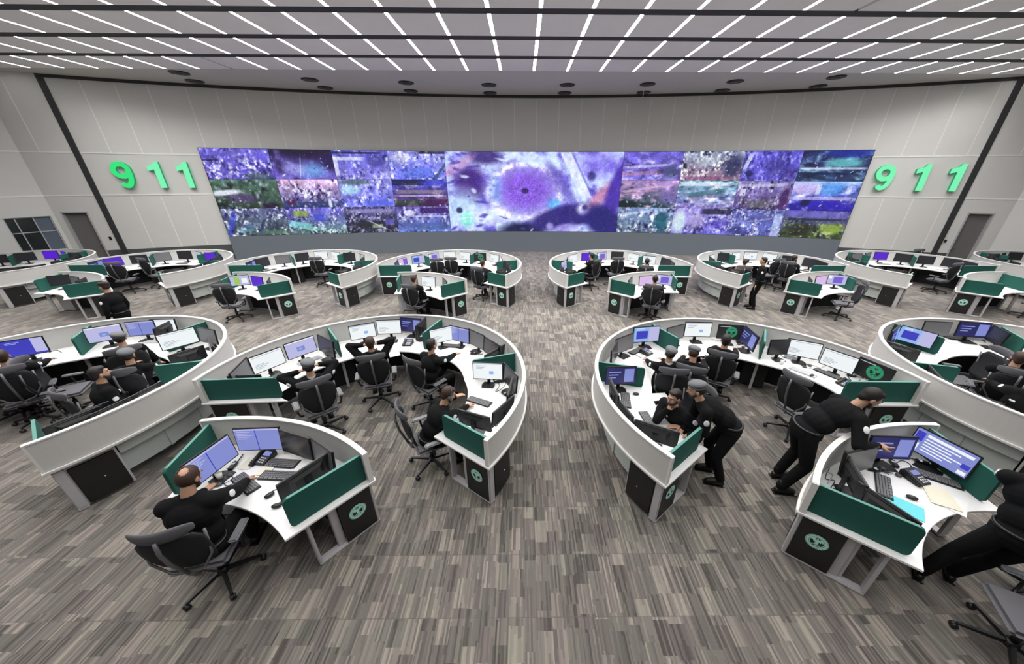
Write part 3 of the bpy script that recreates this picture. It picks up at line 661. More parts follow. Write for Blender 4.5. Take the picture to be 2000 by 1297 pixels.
    for i in range(m_):
        b.arc(Ro-.17, Ro-.145, sa0+i*st+.12, sa0+(i+1)*st-.12, .50, .69, 8); b.arc(Ro-.27, Ro-.245, sa0+i*st+.12, sa0+(i+1)*st-.12, .14, .47, 8)
        b.box((Ro-.235, 0, .305), (.02, .05, .33), 0, radial(sa0+(i+.5)*st))
    b.build('outer_skirt', SKIRT, root)
    b = MB(); b.arc(Ro-.44, Ro-.41, a0+p*1.4, a1-p*1.4, .06, .715, n); b.build('inner_modesty_panel', DARK, root)
    for a in divs[1:-1]:
        b = MB(); b.arc(Ri+.30, Ro-.46, a-6.5, a+6.5, .04, .70, 5); cb = b.build('computer_cabinet', DARK, root, .006, 1)
        b = MB(); b.box((Ri+.297, .05, .5), (.006, .02, .012), 0, radial(a)); b.build('status_badge', LKEYS, cb)
        b = MB(); b.box((Ri+.20, 0, .36), (.05, .05, .70), 0, radial(a)); b.box((Ri+.28, 0, .69), (.25, .05, .04), 0, radial(a)); b.build('support_leg', SILVER, root)
    return root
RNAME = {'A': 'far-left front ring', 'B': 'left-centre front ring', 'C': 'right-centre front ring', 'D': 'far-right front ring'}
_l = [-35.5, 19, 74, 129, 183.5]; _r = [-1, 56, 111, 163.5, 217.5]
FRONT = {'A': (-8.25, 4.74, [-36, 14.5, 68, 122, 180]), 'B': (-2.64, 4.79, _l), 'C': (3.88, 4.57, _r), 'D': (9.47, 4.57, [-1, 60, 111.5, 163.5, 217.5])}
for k, (x, y, dv) in FRONT.items():
    lf = k in 'AB'
    desk(f'grey and white C-shaped ring desk with green dividers, the {RNAME[k]}', x, y, dv, flare0=0 if lf else .32, flare1=.32 if lf else 0, group='large ring desks')
BK = {'E': -19.85, 'F': -14.15, 'G': -8.3, 'H': -2.74, 'I': 3.66, 'J': 9.52, 'K': 15.3, 'L': 21.3}
for i, (k, x) in enumerate(BK.items()):
    RNAME[k] = ORD[i+1]+' back-row ring'
    BY = 12.55; lf = k in 'EFGH'
    desk(f'grey and white C-shaped ring desk, {ORD[i+1]} from left in the back row', x, BY, _l if lf else [180-a for a in reversed(_l)], flare0=0 if lf else .32, flare1=.32 if lf else 0, group='large ring desks')
# single stations in the mouths of the rings
def station(label, cx, cy, a0, a1, Ro): return desk(label, cx, cy, [a0, a1], Ro+.025, Ro-.98, cabs=(0, 1) if cx < 0 else (0, 1), group='single-seat arc desks', name='arc_desk')
STN = {}
def arc_from(P0, P1, R):
    P0, P1 = Vector(P0), Vector(P1); m = (P0+P1)/2; d = P1-P0; h = math.sqrt(R*R-(d.length/2)**2); nrm = Vector((d.y, -d.x)).normalized()
    if nrm.y > 0: nrm = -nrm
    c = m+nrm*h; a = sorted(math.degrees(math.atan2(p.y-c.y, p.x-c.x)) for p in (P0, P1)); return c.x, c.y, a[0], a[1], R
STN['A'] = (-3.76, .75, 50.4, 101.5, 2.99); STN['D'] = (5.25, .77, 83.5, 139.5, 2.80)
for k in BK:
    x = BK[k]
    if k in 'EFGH': STN['s'+k] = arc_from((x-1.55, 12.55-1.2), (x+.95, 12.55-2.08), 2.75)
    else: STN['s'+k] = arc_from((x-.88, 12.55-1.92), (x+1.6, 12.55-1.1), 2.75)
SNAME = {'A': 'near-left arc desk', 'D': 'near-right arc desk'}
station('single-seat white arc desk with green end screens at near left', *STN['A'])
station('single-seat white arc desk with green end screens at near right', *STN['D'])
for i, k in enumerate(BK):
    SNAME['s'+k] = f'{ORD[i+1]} back-row arc desk'
    station(f'single-seat arc desk in the mouth of the {ORD[i+1]} ring of the back row', *STN['s'+k])
# ================================================================== MONITORS
DZ = .751
MW, MH = .565, .345
def scr(els):
    "els: list of (x0, x1, z0, z1, key); the first fills the panel. faces -Y"
    b = MB(); mats = []
    for i, (x0, x1, z0, z1, k) in enumerate(els):
        if SC[k] not in mats: mats.append(SC[k])
        X0, X1, Z0, Z1 = -MW/2+.014+x0*(MW-.028), -MW/2+.014+x1*(MW-.028), -MH/2+.016+z0*(MH-.03), -MH/2+.016+z1*(MH-.03); y = -.0165-i*.0002
        b.add([(X0, y, Z0), (X1, y, Z0), (X1, y, Z1), (X0, y, Z1)], [(0, 1, 2, 3)], mats.index(SC[k]))
    return b.mesh('screen', mats)
def lines(n, x0, x1, z0, z1, key):
    h = (z1-z0)/n; return [(x0, x0+(x1-x0)*(.6+.4*((i*7) % 5)/4), z0+h*i+h*.3, z0+h*i+h*.7, key) for i in range(n)]
F = (0, 1, 0, 1)
SCR = {
 'white': scr([(*F, 'white'), (.05, .95, .90, .93, 'silv'), *lines(4, .08, .5, .15, .5, 'silv')]),
 'page': scr([(*F, 'white'), (0, 1, .92, 1, 'silv'), (.55, .7, .3, .5, 'cyan'), *lines(3, .1, .45, .6, .85, 'silv')]),
 'lilac': scr([(*F, 'lilac'), (0, 1, .93, 1, 'lav'), (.46, .48, 0, .93, 'blue'), *lines(5, .05, .4, .5, .9, 'lav')]),
 'lav': scr([(*F, 'lav'), (.35, .62, .3, .6, 'lilac'), (.42, .52, .38, .5, 'cyan'), (0, 1, .94, 1, 'white')]),
 'blue': scr([(*F, 'blue'), (.72, 1, .1, 1, 'lav'), *lines(2, .15, .55, .75, .9, 'lav'), (.02, .12, .1, .3, 'lav')]),
 'bluewin': scr([(*F, 'cyan'), (.1, .55, .2, .75, 'blue'), (.6, 1, 0, 1, 'lav'), *lines(2, .1, .5, .8, .95, 'white')]),
 'purple': scr([(*F, 'purple')]), 'navy': scr([(*F, 'navy'), (.62, .95, .1, .9, 'lilac'), *lines(3, .08, .5, .3, .8, 'lilac')]),
 'pink': scr([(*F, 'pink'), (.55, 1, .1, .9, 'vio'), (.1, .3, .2, .5, 'white')]), 'pinkw': scr([(*F, 'pink'), *lines(3, .1, .8, .2, .8, 'lav')]),
 'vio': scr([(*F, 'lav'), (.3, .8, .15, .8, 'vio'), (.0, .2, .6, .9, 'white')]),
 'table': scr([(*F, 'lilac'), (.2, .95, .78, .9, 'white'), *lines(5, .2, .85, .12, .74, 'white'), (.02, .15, .1, .4, 'white'), (.02, .16, .5, .9, 'blue'), (.85, .98, .3, .5, 'blue'), (.85, .98, .05, .2, 'white')]),
 'lime': scr([(*F, 'lav'), (.2, .5, .1, .9, 'lime'), (.6, .9, .2, .7, 'white')]), 'grey': scr([(*F, 'grey')]), 'dark': scr([(*F, 'dark')]),
}
def crest_screen():
    b = MB(); b.add([(-MW/2+.014, -.0165, -MH/2+.016), (MW/2-.014, -.0165, -MH/2+.016), (MW/2-.014, -.0165, MH/2-.014), (-MW/2+.014, -.0165, MH/2-.014)], [(0, 1, 2, 3)], 0)
    e = emblem_mb(.13)
    for i, f in enumerate(e.f): b.add([e.v[q]+Vector((.03, -.0135, .0)) for q in f], [tuple(range(len(f)))], 1 if e.mi[i] == 0 else 0)
    b.add([(-.24, -.0215, .12), (0, -.0215, .12), (0, -.0215, .135), (-.24, -.0215, .135)], [(0, 1, 2, 3)], 2)
    return b.mesh('screen', [SC['black'], SC['mint'], SC['silv']])
SCR['crest'] = crest_screen()
SDESC = {'white': 'a white page', 'page': 'a white page', 'lilac': 'a lilac screen', 'lav': 'a pale lavender screen', 'blue': 'a deep blue window', 'bluewin': 'a light blue window',
         'purple': 'a solid violet screen', 'navy': 'a dim navy window', 'pink': 'pink and violet panes', 'pinkw': 'a pink page', 'vio': 'a violet window', 'table': 'a lilac table of white rows',
         'lime': 'a lime striped page', 'grey': 'a dull grey screen', 'dark': 'a dark screen', 'crest': 'a green crest on black'}
def mon_parts():
    z = .47-MH/2
    h = MB(); h.box((0, 0, z), (MW, .03, MH)); h = h.mesh('bezel', BPLAS, .006, 2)
    bk = MB(); bk.loft([[(-.18, .015, z-.11), (.18, .015, z-.11), (.18, .015, z+.12), (-.18, .015, z+.12)], [(-.13, .045, z-.08), (.13, .045, z-.08), (.13, .045, z+.08), (-.13, .045, z+.08)]], 0, False)
    bk.box((0, .045, z+.0), (.08, .02, .08)); bk = bk.mesh('rear_cover', BPLAS)
    vb = MB(); vb.box((0, .0155, z+.148), (.40, .004, .018)); vb = vb.mesh('vent_strip', GPLAS)
    st = MB(); st.box((0, .058, .16), (.06, .02, .30)); st.box((0, .05, .30), (.06, .035, .04)); st = st.mesh('stand_neck', BPLAS)
    ba = MB(); ba.prism([(-.11, -.12), (.11, -.12), (.125, -.02), (.09, .075), (-.09, .075), (-.125, -.02)], 0, .012); ba = ba.mesh('stand_base', BPLAS)
    return z, h, bk, vb, st, ba
MP = mon_parts()
MCOUNT = {}
def monitor(p, yaw, kind, where, sc=1.0, z=DZ, tilt=-6, label=None):
    zc, h, bk, vb, st, ba = MP
    o = empty('monitor', (p[0], p[1], z), yaw, label or (f'black monitor at the {where}' if 'back turned' in where else f'monitor showing {SDESC[kind]}, {where}'), 'monitor', 'desk monitors')
    if sc != 1: o.scale = (sc, sc, 1+(sc-1)*.4)
    c = link('stand_base', ba, o); c = link('stand_neck', st, o)
    b = link('bezel', h, o); t = Matrix.Translation((0, 0, zc)) @ RX(rad(tilt)) @ Matrix.Translation((0, 0, -zc)); b.matrix_local = t
    r = link('rear_cover', bk, b); link('vent_strip', vb, b)
    s = link('screen', SCR[kind], b, (0, 0, zc)); s['label'] = SDESC[kind].replace('a ', '', 1)+' glowing' if kind not in ('grey', 'dark') else 'switched-off screen'
    return o
def mon_px(a, bq, kind, where, face=None, zt=1.22, label=None, cen=None, rmax=2.44):
    "top-left and top-right corners as seen in the photo; face = plan point the screen looks towards"
    if 'back turned' in where: zt = 1.14
    A = at(*a, zt); B = at(*bq, zt); m = (A+B)/2; d = (B-A).xy
    yaw = math.atan2(d.y, d.x); w = d.length
    if face is not None:      # screen normal is local -Y
        nrm = Vector((math.sin(yaw), -math.cos(yaw)))
        if nrm.dot(Vector(face)-m.xy) < 0: yaw += PI
    nrm = Vector((math.sin(yaw), -math.cos(yaw)))
    sc = min(1.08, max(.94, w/.575))
    q = m.xy.copy()
    if cen is not None:
        c = Vector(cen); v = q-c
        if v.length > rmax: q = c+v*(rmax/v.length)
    if cen is not None:
        c = Vector(cen); lim = rmax+.17
        for _ in range(4):
            for sx in (-1, 1):
                for rear in (0, .075):
                    e_ = q+Vector((math.cos(yaw), math.sin(yaw)))*sx*.29*sc-nrm*rear; L_ = (e_-c).length
                    if L_ > lim: q = q-(e_-c).normalized()*(L_-lim)
    nr = -nrm          # keep the stand clear of the green screens behind it
    for ax, ay, dx, dy in SCREENS:
        t = (q.x-ax)*dx+(q.y-ay)*dy
        if not 0 < t < 1.1: continue
        px_, py_ = ax+dx*t, ay+dy*t; v = Vector((px_-q.x, py_-q.y)); par = abs(nr.dot(Vector((dx, dy))))
        need = .31 if par >= .6 else (.135 if v.dot(nr) > 0 else .06)
        if v.length < need: u_ = v.normalized() if v.length > 1e-4 else nr; q = q-u_*(need-v.length)
    o = monitor(q, yaw, kind, where, sc, label=label)
    if zt < 1.2: o.scale.z *= .86
    return o
# ------------------------------------------------------------------ small desk things
def mk(fn): return fn()
def kb_parts(keys):
    b = MB(); b.box((0, 0, .009), (.44, .15, .018)); body = b
    k = MB()
    for r in range(5):
        n = 15 if r < 4 else 7
        for i in range(n):
            w = .40/n; k.box((-.20+w*(i+.5), .055-.027*r, .0205), (w*.82, .021, .007))
    return body.mesh('keyboard', BPLAS if keys is KEYS else LKEYS, .005, 2), k.mesh('keys', keys)
KB = {'d': kb_parts(KEYS), 'l': kb_parts(LKEYS)}
KB['l'][0].materials[0] = mat('pale_plastic', (.48, .49, .50), .5)
def keyboard(p, yaw, where, kind='d', z=DZ):
    b, k = KB[kind]; o = link('keyboard', b, None, (p[0], p[1], z)); o.rotation_euler.z = yaw; link('keys', k, o)
    return tag(o, f'{"black" if kind=="d" else "pale grey"} computer keyboard {where}', 'keyboard', 'keyboards on the desks')
b = MB(); b.ell((0, 0, .012), (.032, .055, .022), None, 14, 8); MOUSE = b.mesh('computer_mouse', BPLAS)
b = MB(); b.box((0, .018, .034), (.006, .02, .004)); MWH = b.mesh('scroll_wheel', GPLAS)
def mouse(p, yaw, where):
    o = link('computer_mouse', MOUSE, None, (p[0], p[1], DZ+.009)); o.rotation_euler.z = yaw; link('scroll_wheel', MWH, o)
    return tag(o, f'small black computer mouse {where}', 'mouse', 'computer mice')
b = MB(); b.loft([[(-.10, -.11, 0), (.10, -.11, 0), (.10, -.11, .025), (-.10, -.11, .025)], [(-.10, .11, 0), (.10, .11, 0), (.10, .11, .085), (-.10, .11, .085)]], 0, False); PH = b.mesh('desk_phone', BPLAS, .006, 2)
_t = RX(math.atan(.06/.22))
b = MB(); b.box((-.07, 0, .062), (.045, .2, .03), 0, _t); b.box((-.07, .085, .055), (.055, .05, .045), 0, _t); b.box((-.07, -.085, .055), (.055, .05, .045), 0, _t); PHH = b.mesh('handset', BPLAS, .008, 2)
b = MB(); b.box((.03, .055, .058), (.10, .06, .003), 0, _t); PHS = b.mesh('phone_display', SC['lilac'])
b = MB(); [b.box((.0+.03*(i % 3), -.01-.03*(i//3), .058), (.02, .018, .006), 0, _t) for i in range(9)]; PHK = b.mesh('phone_buttons', LKEYS)
def phone(p, yaw, where):
    o = link('desk_phone', PH, None, (p[0], p[1], DZ)); o.rotation_euler.z = yaw; link('handset', PHH, o); link('phone_display', PHS, o); link('phone_buttons', PHK, o)
    return tag(o, f'black desk telephone {where}', 'telephone', 'desk telephones')
def sheet(p, yaw, where, w=.21, d=.297, n=1, m=None, name='paper_sheet', cat='paper', what='white sheet of paper'):
    b = MB(); b.box((0, 0, .001*n), (w, d, .002*n))
    if n > 3: b.box((.01, -.008, .002*n+.0012), (w*.96, d*.97, .002), 0, RZ(.05))
    o = b.build(name, m or PAPER); o.location = (p[0], p[1], DZ); o.rotation_euler.z = yaw
    return tag(o, f'{what} {where}', cat)
def bottle(p, where):
    b = MB(); b.lathe([(.0, 0), (.03, .002), (.032, .02), (.032, .13), (.026, .155), (.013, .175), (.013, .19)], 14); o = b.build('water_bottle', CLEARP); o.location = (p[0], p[1], DZ)
    b = MB(); b.lathe([(.015, .188), (.015, .205), (0, .206)], 12); b.build('bottle_cap', mat('white_cap', (.8, .8, .8), .4), o)
    b = MB(); b.lathe([(.0325, .06), (.0328, .065), (.0328, .11), (.0325, .115)], 14); b.build('bottle_label', mat('bottle_wrap', (.25, .3, .5), .5), o)
    return tag(o, f'small water bottle {where}', 'bottle', 'water bottles on the desks')
def cup(p, where, m=None):
    b = MB(); b.lathe([(.0, .001), (.026, .001), (.036, .095), (.033, .095), (.024, .006), (0, .006)], 14); o = b.build('paper_cup', m or PAPER); o.location = (p[0], p[1], DZ)
    return tag(o, f'white paper cup {where}', 'cup')
def radio(p, yaw, where, lying=True):
    b = MB(); b.box((0, 0, .02), (.06, .13, .036)); o = b.build('handheld_radio', BPLAS, None, .006)
    b = MB(); b.tube([(.018, .065, .02), (.018, .20, .02)], .007, 8); b.build('antenna', BPLAS, o)
    b = MB(); b.box((0, .02, .0385), (.04, .03, .002)); b.build('radio_display', SC['silv'], o); b = MB(); b.lathe([(.008, 0), (.008, .02), (0, .02)], 8, 0, T(-.015, .065, .02) @ RX(-PI/2)); b.build('radio_knob', GPLAS, o)
    o.location = (p[0], p[1], DZ); o.rotation_euler.z = yaw
    return tag(o, f'black handheld radio {where}', 'radio', 'handheld radios')
def tissue(p, yaw, where):
    o = MB().box((0, 0, .04), (.22, .11, .08)).build('tissue_box', mat('tissue_box_white', (.7, .72, .75), .6, noise=.2), None, .004); o.location = (p[0], p[1], DZ); o.rotation_euler.z = yaw
    b = MB(); b.loft([[(-.04, -.012, .08), (.04, -.012, .08), (.04, .012, .08), (-.04, .012, .08)], [(-.05, -.02, .12), (.03, 0, .13), (.05, .02, .115), (-.02, .01, .135)]], 0, True); b.build('tissue', PAPER, o)
    return tag(o, f'white tissue box {where}', 'tissue box')

# ================================================================== CHAIRS
def chair_parts():
    P = {}
    b = MB(); b.box((0, .01, .455), (.49, .47, .07)); P['seat'] = b.mesh('seat', CGREY, .032, 4)
    # curved mesh back with a rolled grey top band
    def shell(z0, z1, w0, w1, t, curve, y0, lean, nx=10, nz=8, crn=.06):
        rings = []; out = []
        for i in range(nz+1):
            f = i/nz; z = z0+(z1-z0)*f; w = w0+(w1-w0)*math.sin(PI*min(f*.8, .5)); 
            if f > .85: w -= crn*(f-.85)/.15
            if f < .12: w -= crn*(.12-f)/.12
            row = []
            for k in range(nx+1):
                x = -w+2*w*k/nx; row.append((x, y0-lean*f+curve*(x/.25)**2-.03*math.sin(PI*f), z))
            out.append([row, [(x, y-t, z_) for x, y, z_ in row]])
        b = MB()
        for fr_, bk_ in out: rings.append(fr_+bk_[::-1])
        b.loft(rings, 0, True); return b
    P['backrest'] = shell(.55, 1.04, .20, .255, .022, .055, -.215, .10).mesh('backrest', MESHB)
    b = MB(); rings = []
    for k in range(13):
        x = -.235+.47*k/12; y = -.36+.085*(x/.25)**2; r = .052*(1-.5*abs(x/.235)**4)
        rings.append([(x, y+.42*r*math.cos(a)+.0, 1.125+1.35*r*math.sin(a)) for a in [2*PI*q/10 for q in range(10)]])
    b.loft(rings, 0, True); P['top_rest'] = b.mesh('top_rest', CGREY)
    b = MB(); b.tube([(-.25, -.235, 1.0), (-.235, -.265, .72), (-.13, -.275, .56), (0, -.28, .53), (.13, -.275, .56), (.235, -.265, .72), (.25, -.235, 1.0)], .012, 8)
    b.tube([(0, -.28, .53), (0, -.24, .44), (0, -.10, .40)], .022, 8); b.tube([(0, -.29, .54), (0, -.375, .80), (0, -.40, .97), (0, -.385, 1.10)], .016, 8)
    P['back_frame'] = b.mesh('back_frame', CSTEEL)
    for s, nm in ((-1, 'l'), (1, 'r')):
        b = MB(); b.tube([(s*.20, 0, .42), (s*.29, -.01, .43), (s*.315, -.03, .52), (s*.31, -.04, .605)], .015, 8); b.tube([(s*.31, -.15, .61), (s*.31, .14, .615)], .012, 8); P['sup'+nm] = b.mesh('arm_support', BPLAS)
        b = MB(); b.box((s*.31, 0, .636), (.085, .27, .03)); P['pad'+nm] = b.mesh('armrest', CSTEEL, .013, 3)
    b = MB(); b.box((0, -.02, .405), (.20, .26, .045)); b.lathe([(.03, .13), (.03, .28), (.017, .28), (.017, .395)], 12); P['column'] = b.mesh('gas_column', BPLAS)
    b = MB(); b.lathe([(.05, .075), (.055, .10), (.045, .14), (0, .145)], 12); P['hub'] = b.mesh('base_hub', BPLAS)
    b = MB(); b.loft([[(.03, -.022, .09), (.03, .022, .09), (.03, .018, .13), (.03, -.018, .13)], [(.33, -.014, .065), (.33, .014, .065), (.33, .011, .088), (.33, -.011, .088)]], 0, False); P['leg'] = b.mesh('base_leg', BPLAS)
    b = MB(); b.lathe([(.0, -.025), (.028, -.024), (.030, -.008), (.022, -.004), (.022, .004), (.030, .008), (.028, .024), (0, .025)], 12, 0, T(.335, 0, .031) @ RX(PI/2)); b.lathe([(.008, .03), (.008, .08)], 8, 0, T(.325, 0, 0)); P['caster'] = b.mesh('caster', BPLAS)
    return P
CPT = chair_parts()
def chair_proto():
    o = empty('office_chair'); P = CPT
    link('seat', P['seat'], o); bb = link('backrest', P['backrest'], o); link('top_rest', P['top_rest'], o)['label'] = 'grey padded top band'
    link('back_frame', P['back_frame'], o)
    for n in 'lr': a = link('arm_support', P['sup'+n], o); link('armrest', P['pad'+n], a)
    link('gas_column', P['column'], o); link('base_hub', P['hub'], o)
    for i in range(5):
        l = link('base_leg', P['leg'], o); l.rotation_euler.z = 2*PI*i/5+.3; link('caster', P['caster'], l)
    return o
CH0 = None
def keep_in(p, rr=1.42, rs=.30):
    "keep a seat on its own side of the worktop edge"
    p = Vector((p[0], p[1]))
    for k_, c_ in [(k, Vector(v[:2])) for k, v in FRONT.items()]+[(k, Vector((x, 12.55))) for k, x in BK.items()]:
        d = p-c_; a = math.degrees(math.atan2(d.y, d.x)); a = a+360 if a < -60 else a
        lo_, hi_ = (-38, 186) if k_ in 'ABEFGH' else (-6, 220)
        if lo_ < a < hi_ and rr < d.length < 2.3: return c_+d*(rr/d.length)
    for k_, v in STN.items():
        d = p-Vector(v[:2]); a = math.degrees(math.atan2(d.y, d.x)); lim = v[4]-.98-rs
        if v[2]-6 < a < v[3]+6 and lim < d.length < v[4]: return Vector(v[:2])+d*(lim/d.length)
    return p
def chair(p, yaw, label, rr=1.40):
    "yaw: direction the sitter faces is local +Y"
    global CH0
    p = keep_in(p, rr)
    if CH0 is None: CH0 = chair_proto(); o = CH0
    else: o = copy_tree(CH0)
    o.location = (p[0], p[1], 0); o.rotation_euler = (0, 0, yaw); o['label'] = label; o['category'] = 'chair'; o['group'] = 'office chairs'; o.scale = (1.07, 1.07, 1.07)
    return o
def face_yaw(p, q): d = Vector((q[0]-p[0], q[1]-p[1])); return math.atan2(-d.x, d.y)   # +Y turned to q
# ================================================================== PEOPLE
def remesh(b, name, mats, voxel, sm=2, fac=.5):
    me = b.mesh(name+'_src', mats[0]); o = bpy.data.objects.new('tmp', me); C.objects.link(o)
    r = o.modifiers.new('r', 'REMESH'); r.mode = 'VOXEL'; r.voxel_size = voxel; r.use_smooth_shade = True
    if sm: s = o.modifiers.new('s', 'SMOOTH'); s.factor = fac; s.iterations = sm
    dg = bpy.context.evaluated_depsgraph_get(); ev = o.evaluated_get(dg); out = bpy.data.meshes.new_from_object(ev)
    bpy.data.objects.remove(o); bpy.data.meshes.remove(me); out.name = name; out.materials.clear()
    for m in mats: out.materials.append(m)
    for p in out.polygons: p.use_smooth = True
    return out
def ik(a, t, l1, l2, pole):
    a = Vector(a); t = Vector(t); d = t-a; L = d.length; mx = (l1+l2)*.995
    if L > mx: t = a+d*(mx/L); d = t-a; L = mx
    L = max(L, abs(l1-l2)+.02); n = d.normalized(); x = (l1*l1-l2*l2+L*L)/(2*L); h = math.sqrt(max(0, l1*l1-x*x))
    p = Vector(pole)-n*Vector(pole).dot(n)
    if p.length < 1e-4: p = n.orthogonal()
    return a+n*x+p.normalized()*h, t
def basis(fwd_, up_):
    y = Vector(fwd_).normalized(); z = Vector(up_); z = (z-y*z.dot(y)).normalized(); x = y.cross(z); return Matrix((x, y, z)).transposed()
def hand(b, w, elbow, side, curl=.5, palm_n=(0, 0, -1), fr=.0088, point=False):
    "palm, four unequal bent fingers and a side thumb"
    d = (w-elbow).normalized(); pn = Vector(palm_n); pn = pn-d*pn.dot(d)
    if pn.length < .1: pn = d.orthogonal()
    pn.normalize(); lat = d.cross(pn)*side     # towards the thumb
    k0 = w+d*.085
    b.cap(w, .024, w+d*.03, .026)
    for i, off in enumerate((.030, .010, -.010, -.028)):
        b.cap(w+d*.015+lat*off*.6, .016, k0+lat*off, .0125, 8)
        L = (.042, .047, .043, .034)[i]; c = curl if not (point and i == 0) else .05
        if point and i: c = 1.25
        p = k0+lat*off; a = c*.5
        for s in range(3):
            dirn = d*math.cos(a)+pn*math.sin(a)+lat*off*.8; dirn.normalize(); q = p+dirn*L*(1, .62, .5)[s]
            b.cap(p, fr*(1.12-.1*s), q, fr*(1.02-.12*s), 8); p = q; a += c*.62
    th = w+d*.022+lat*.026; t1 = th+(d*.55+lat*.75+pn*.25).normalized()*.042; t2 = t1+(d*.85+lat*.3+pn*.35).normalized()*.032
    b.cap(th-lat*.01, .015, t1, .0115, 8); b.cap(t1, .011, t2, .009, 8)
def person(label, loc, yaw, cy=0, hz=.50, lean=8, side=0, twist=0, head=(0, 0, 0), hl=None, hr=None, fl=None, fr=None, cap_=None, hair=HAIR, bald=False, beard=True, uni=UNI, trou=None,
           near=True, glove=None, curl=(.5, .5), point=(False, False), pl=None, pr_=None, patch=True, headset=False, pn=((0, 0, -1), (0, 0, -1)), s=1.0, spine=.50, shirt=False, elb=None, vox=None, g=1.12):
    """local frame: +Y forward, +X right, z up, origin on the floor under the hips"""
    root = empty('person', (loc[0], loc[1], 0), yaw, label, 'person')
    P = Vector((0, 0, hz)); L = rad(lean); S = rad(side)
    def sp(d, f=1.0): a = L*f; return Vector((math.sin(S)*d, math.sin(a)*math.cos(S)*d, math.cos(a)*math.cos(S)*d))
    W = P+sp(.18, .75); Ch = W+sp(.20, 1.0); N = Ch+sp(.16, 1.12)
    tw = rad(twist); ax = Vector((math.cos(tw)*math.cos(S), math.sin(tw), -math.sin(S))).normalized(); up_ = (N-W).normalized(); ax = (ax-up_*ax.dot(up_)).normalized()
    fw = up_.cross(ax)
    Rt = Matrix((ax, fw, up_)).transposed(); Rh = basis((0, 1, 0), P+Vector((0, 0, 1))-P)
    SL = N-ax*.185-up_*.055; SR = N+ax*.185-up_*.055
    hp, hy, hro = [rad(q) for q in head]; Hd = N+(up_*.4+Vector((0, 0, .6))).normalized()*.075
    Rhead = (Matrix.Rotation(hy, 3, 'Z') @ Matrix.Rotation(-hp, 3, 'X') @ Matrix.Rotation(hro, 3, 'Y'))
    HC_ = Hd+Rhead @ Vector((0, .025, .115))
    sit = hz < .7
    if fl is None: fl = (-.13, .42, .09) if sit else (-.11, -.02, .09)
    if fr is None: fr = (.13, .38, .09) if sit else (.11, .06, .09)
    HL = P+Vector((-.09, 0, -.02)); HR = P+Vector((.09, 0, -.02)); kp = Vector((0, 1, .6)) if sit else Vector((0, 1, 0))
    KL, AL_ = ik(HL, fl, .43, .42, kp+Vector((-.25, 0, 0))); KR, AR_ = ik(HR, fr, .43, .42, kp+Vector((.25, 0, 0)))
    if hl is None: hl = SL+Vector((-.02, .22, -.42)) if sit else SL+Vector((-.06, .06, -.52))
    if hr is None: hr = SR+Vector((.02, .22, -.42)) if sit else SR+Vector((.06, .06, -.52))
    hl = Vector(hl); hr = Vector(hr)
    EL, WL = ik(SL, hl, .285, .255, pl or Vector((-.6, -.5, -.6))); ER, WR_ = ik(SR, hr, .285, .255, pr_ or Vector((.6, -.5, -.6)))
    vx = vox or (.0075 if near else .013)
    # ---- body, one continuous surface
    b = MB()
    b.ell(P, (.150, .105, .11), Rh); b.ell(W, (.135, .095, .13), Rt); b.ell(Ch, (.150, .10, .16), Rt); b.cap(SL, .05, SR, .05)
    b.cap(N-up_*.03, .062, Hd+Rhead @ Vector((0, .01, .04)), .052)
    for a, e, w_, sd in ((SL, EL, WL, -1), (SR, ER, WR_, 1)):
        b.cap(a, .048, e, .037); b.cap(e, .036, w_, .024)
    hand(b, WL, EL, 1, curl[0], pn[0], point=point[0], fr=.0088 if near else .011); hand(b, WR_, ER, -1, curl[1], pn[1], point=point[1], fr=.0088 if near else .011)
    for h_, k_, a_ in ((HL, KL, AL_), (HR, KR, AR_)):
        b.cap(h_, .078, k_, .052); b.cap(k_, .050, a_, .032); b.cap(a_, .034, a_+Vector((0, .10, -.052)), .022)
    H = lambda x, y, z: HC_+Rhead @ Vector((x, y, z))
    he = lambda c, r, R=None: b.ell(H(*c), r, Rhead if R is None else Rhead @ R)
    he((0, -.012, .022), (.073, .092, .092)); he((0, .022, -.035), (.058, .068, .075)); he((0, .055, -.085), (.030, .026, .022))   # skull, face, chin
    b.cap(H(0, .088, .008), .010, H(0, .104, -.026), .013); he((0, .078, .028), (.048, .018, .012)); he((-.034, .068, -.02), (.020, .018, .018)); he((.034, .068, -.02), (.020, .018, .018))
    he((0, .083, -.056), (.022, .010, .006)); he((0, .081, -.066), (.019, .010, .006))
    for sd in (-1, 1): he((sd*.076, -.008, -.012), (.010, .020, .032))
    link('body', remesh(b, 'body', [SKIN], vx, 2, .35), root)
    # ---- eyes
    if near:
        for sd in (-1, 1):
            b = MB(); b.ell(H(sd*.030, .0815, .008), (.0125, .008, .007), Rhead, 10, 8, 0)
            for i_, f_ in enumerate(b.f):
                m_ = sum((b.v[q_] for q_ in f_), Vector())/len(f_)-H(sd*.030, .0815, .008)
                if (Rhead.transposed() @ m_).y > .0062: b.mi[i_] = 1
            b.build('eye', [EYEW, EYEB], root)
            b = MB(); b.cap(H(sd*.014, .0945, .030), .005, H(sd*.046, .083, .033), .004, 6); b.build('eyebrow', hair, root)
    # ---- jacket
    b = MB(); q = 1.0
    b.ell(P+up_*.02, (.175*g, .135*g, .12), Rh); b.ell(W, (.165*g, .125*g, .16), Rt); b.ell(Ch, (.182*g, .128*g, .175), Rt); b.cap(SL, .070*g, SR, .070*g); b.ell(N-up_*.03, (.10, .085, .06), Rt)
    b.cap(SL*.5+N*.5, .072, SR*.5+N*.5, .072)
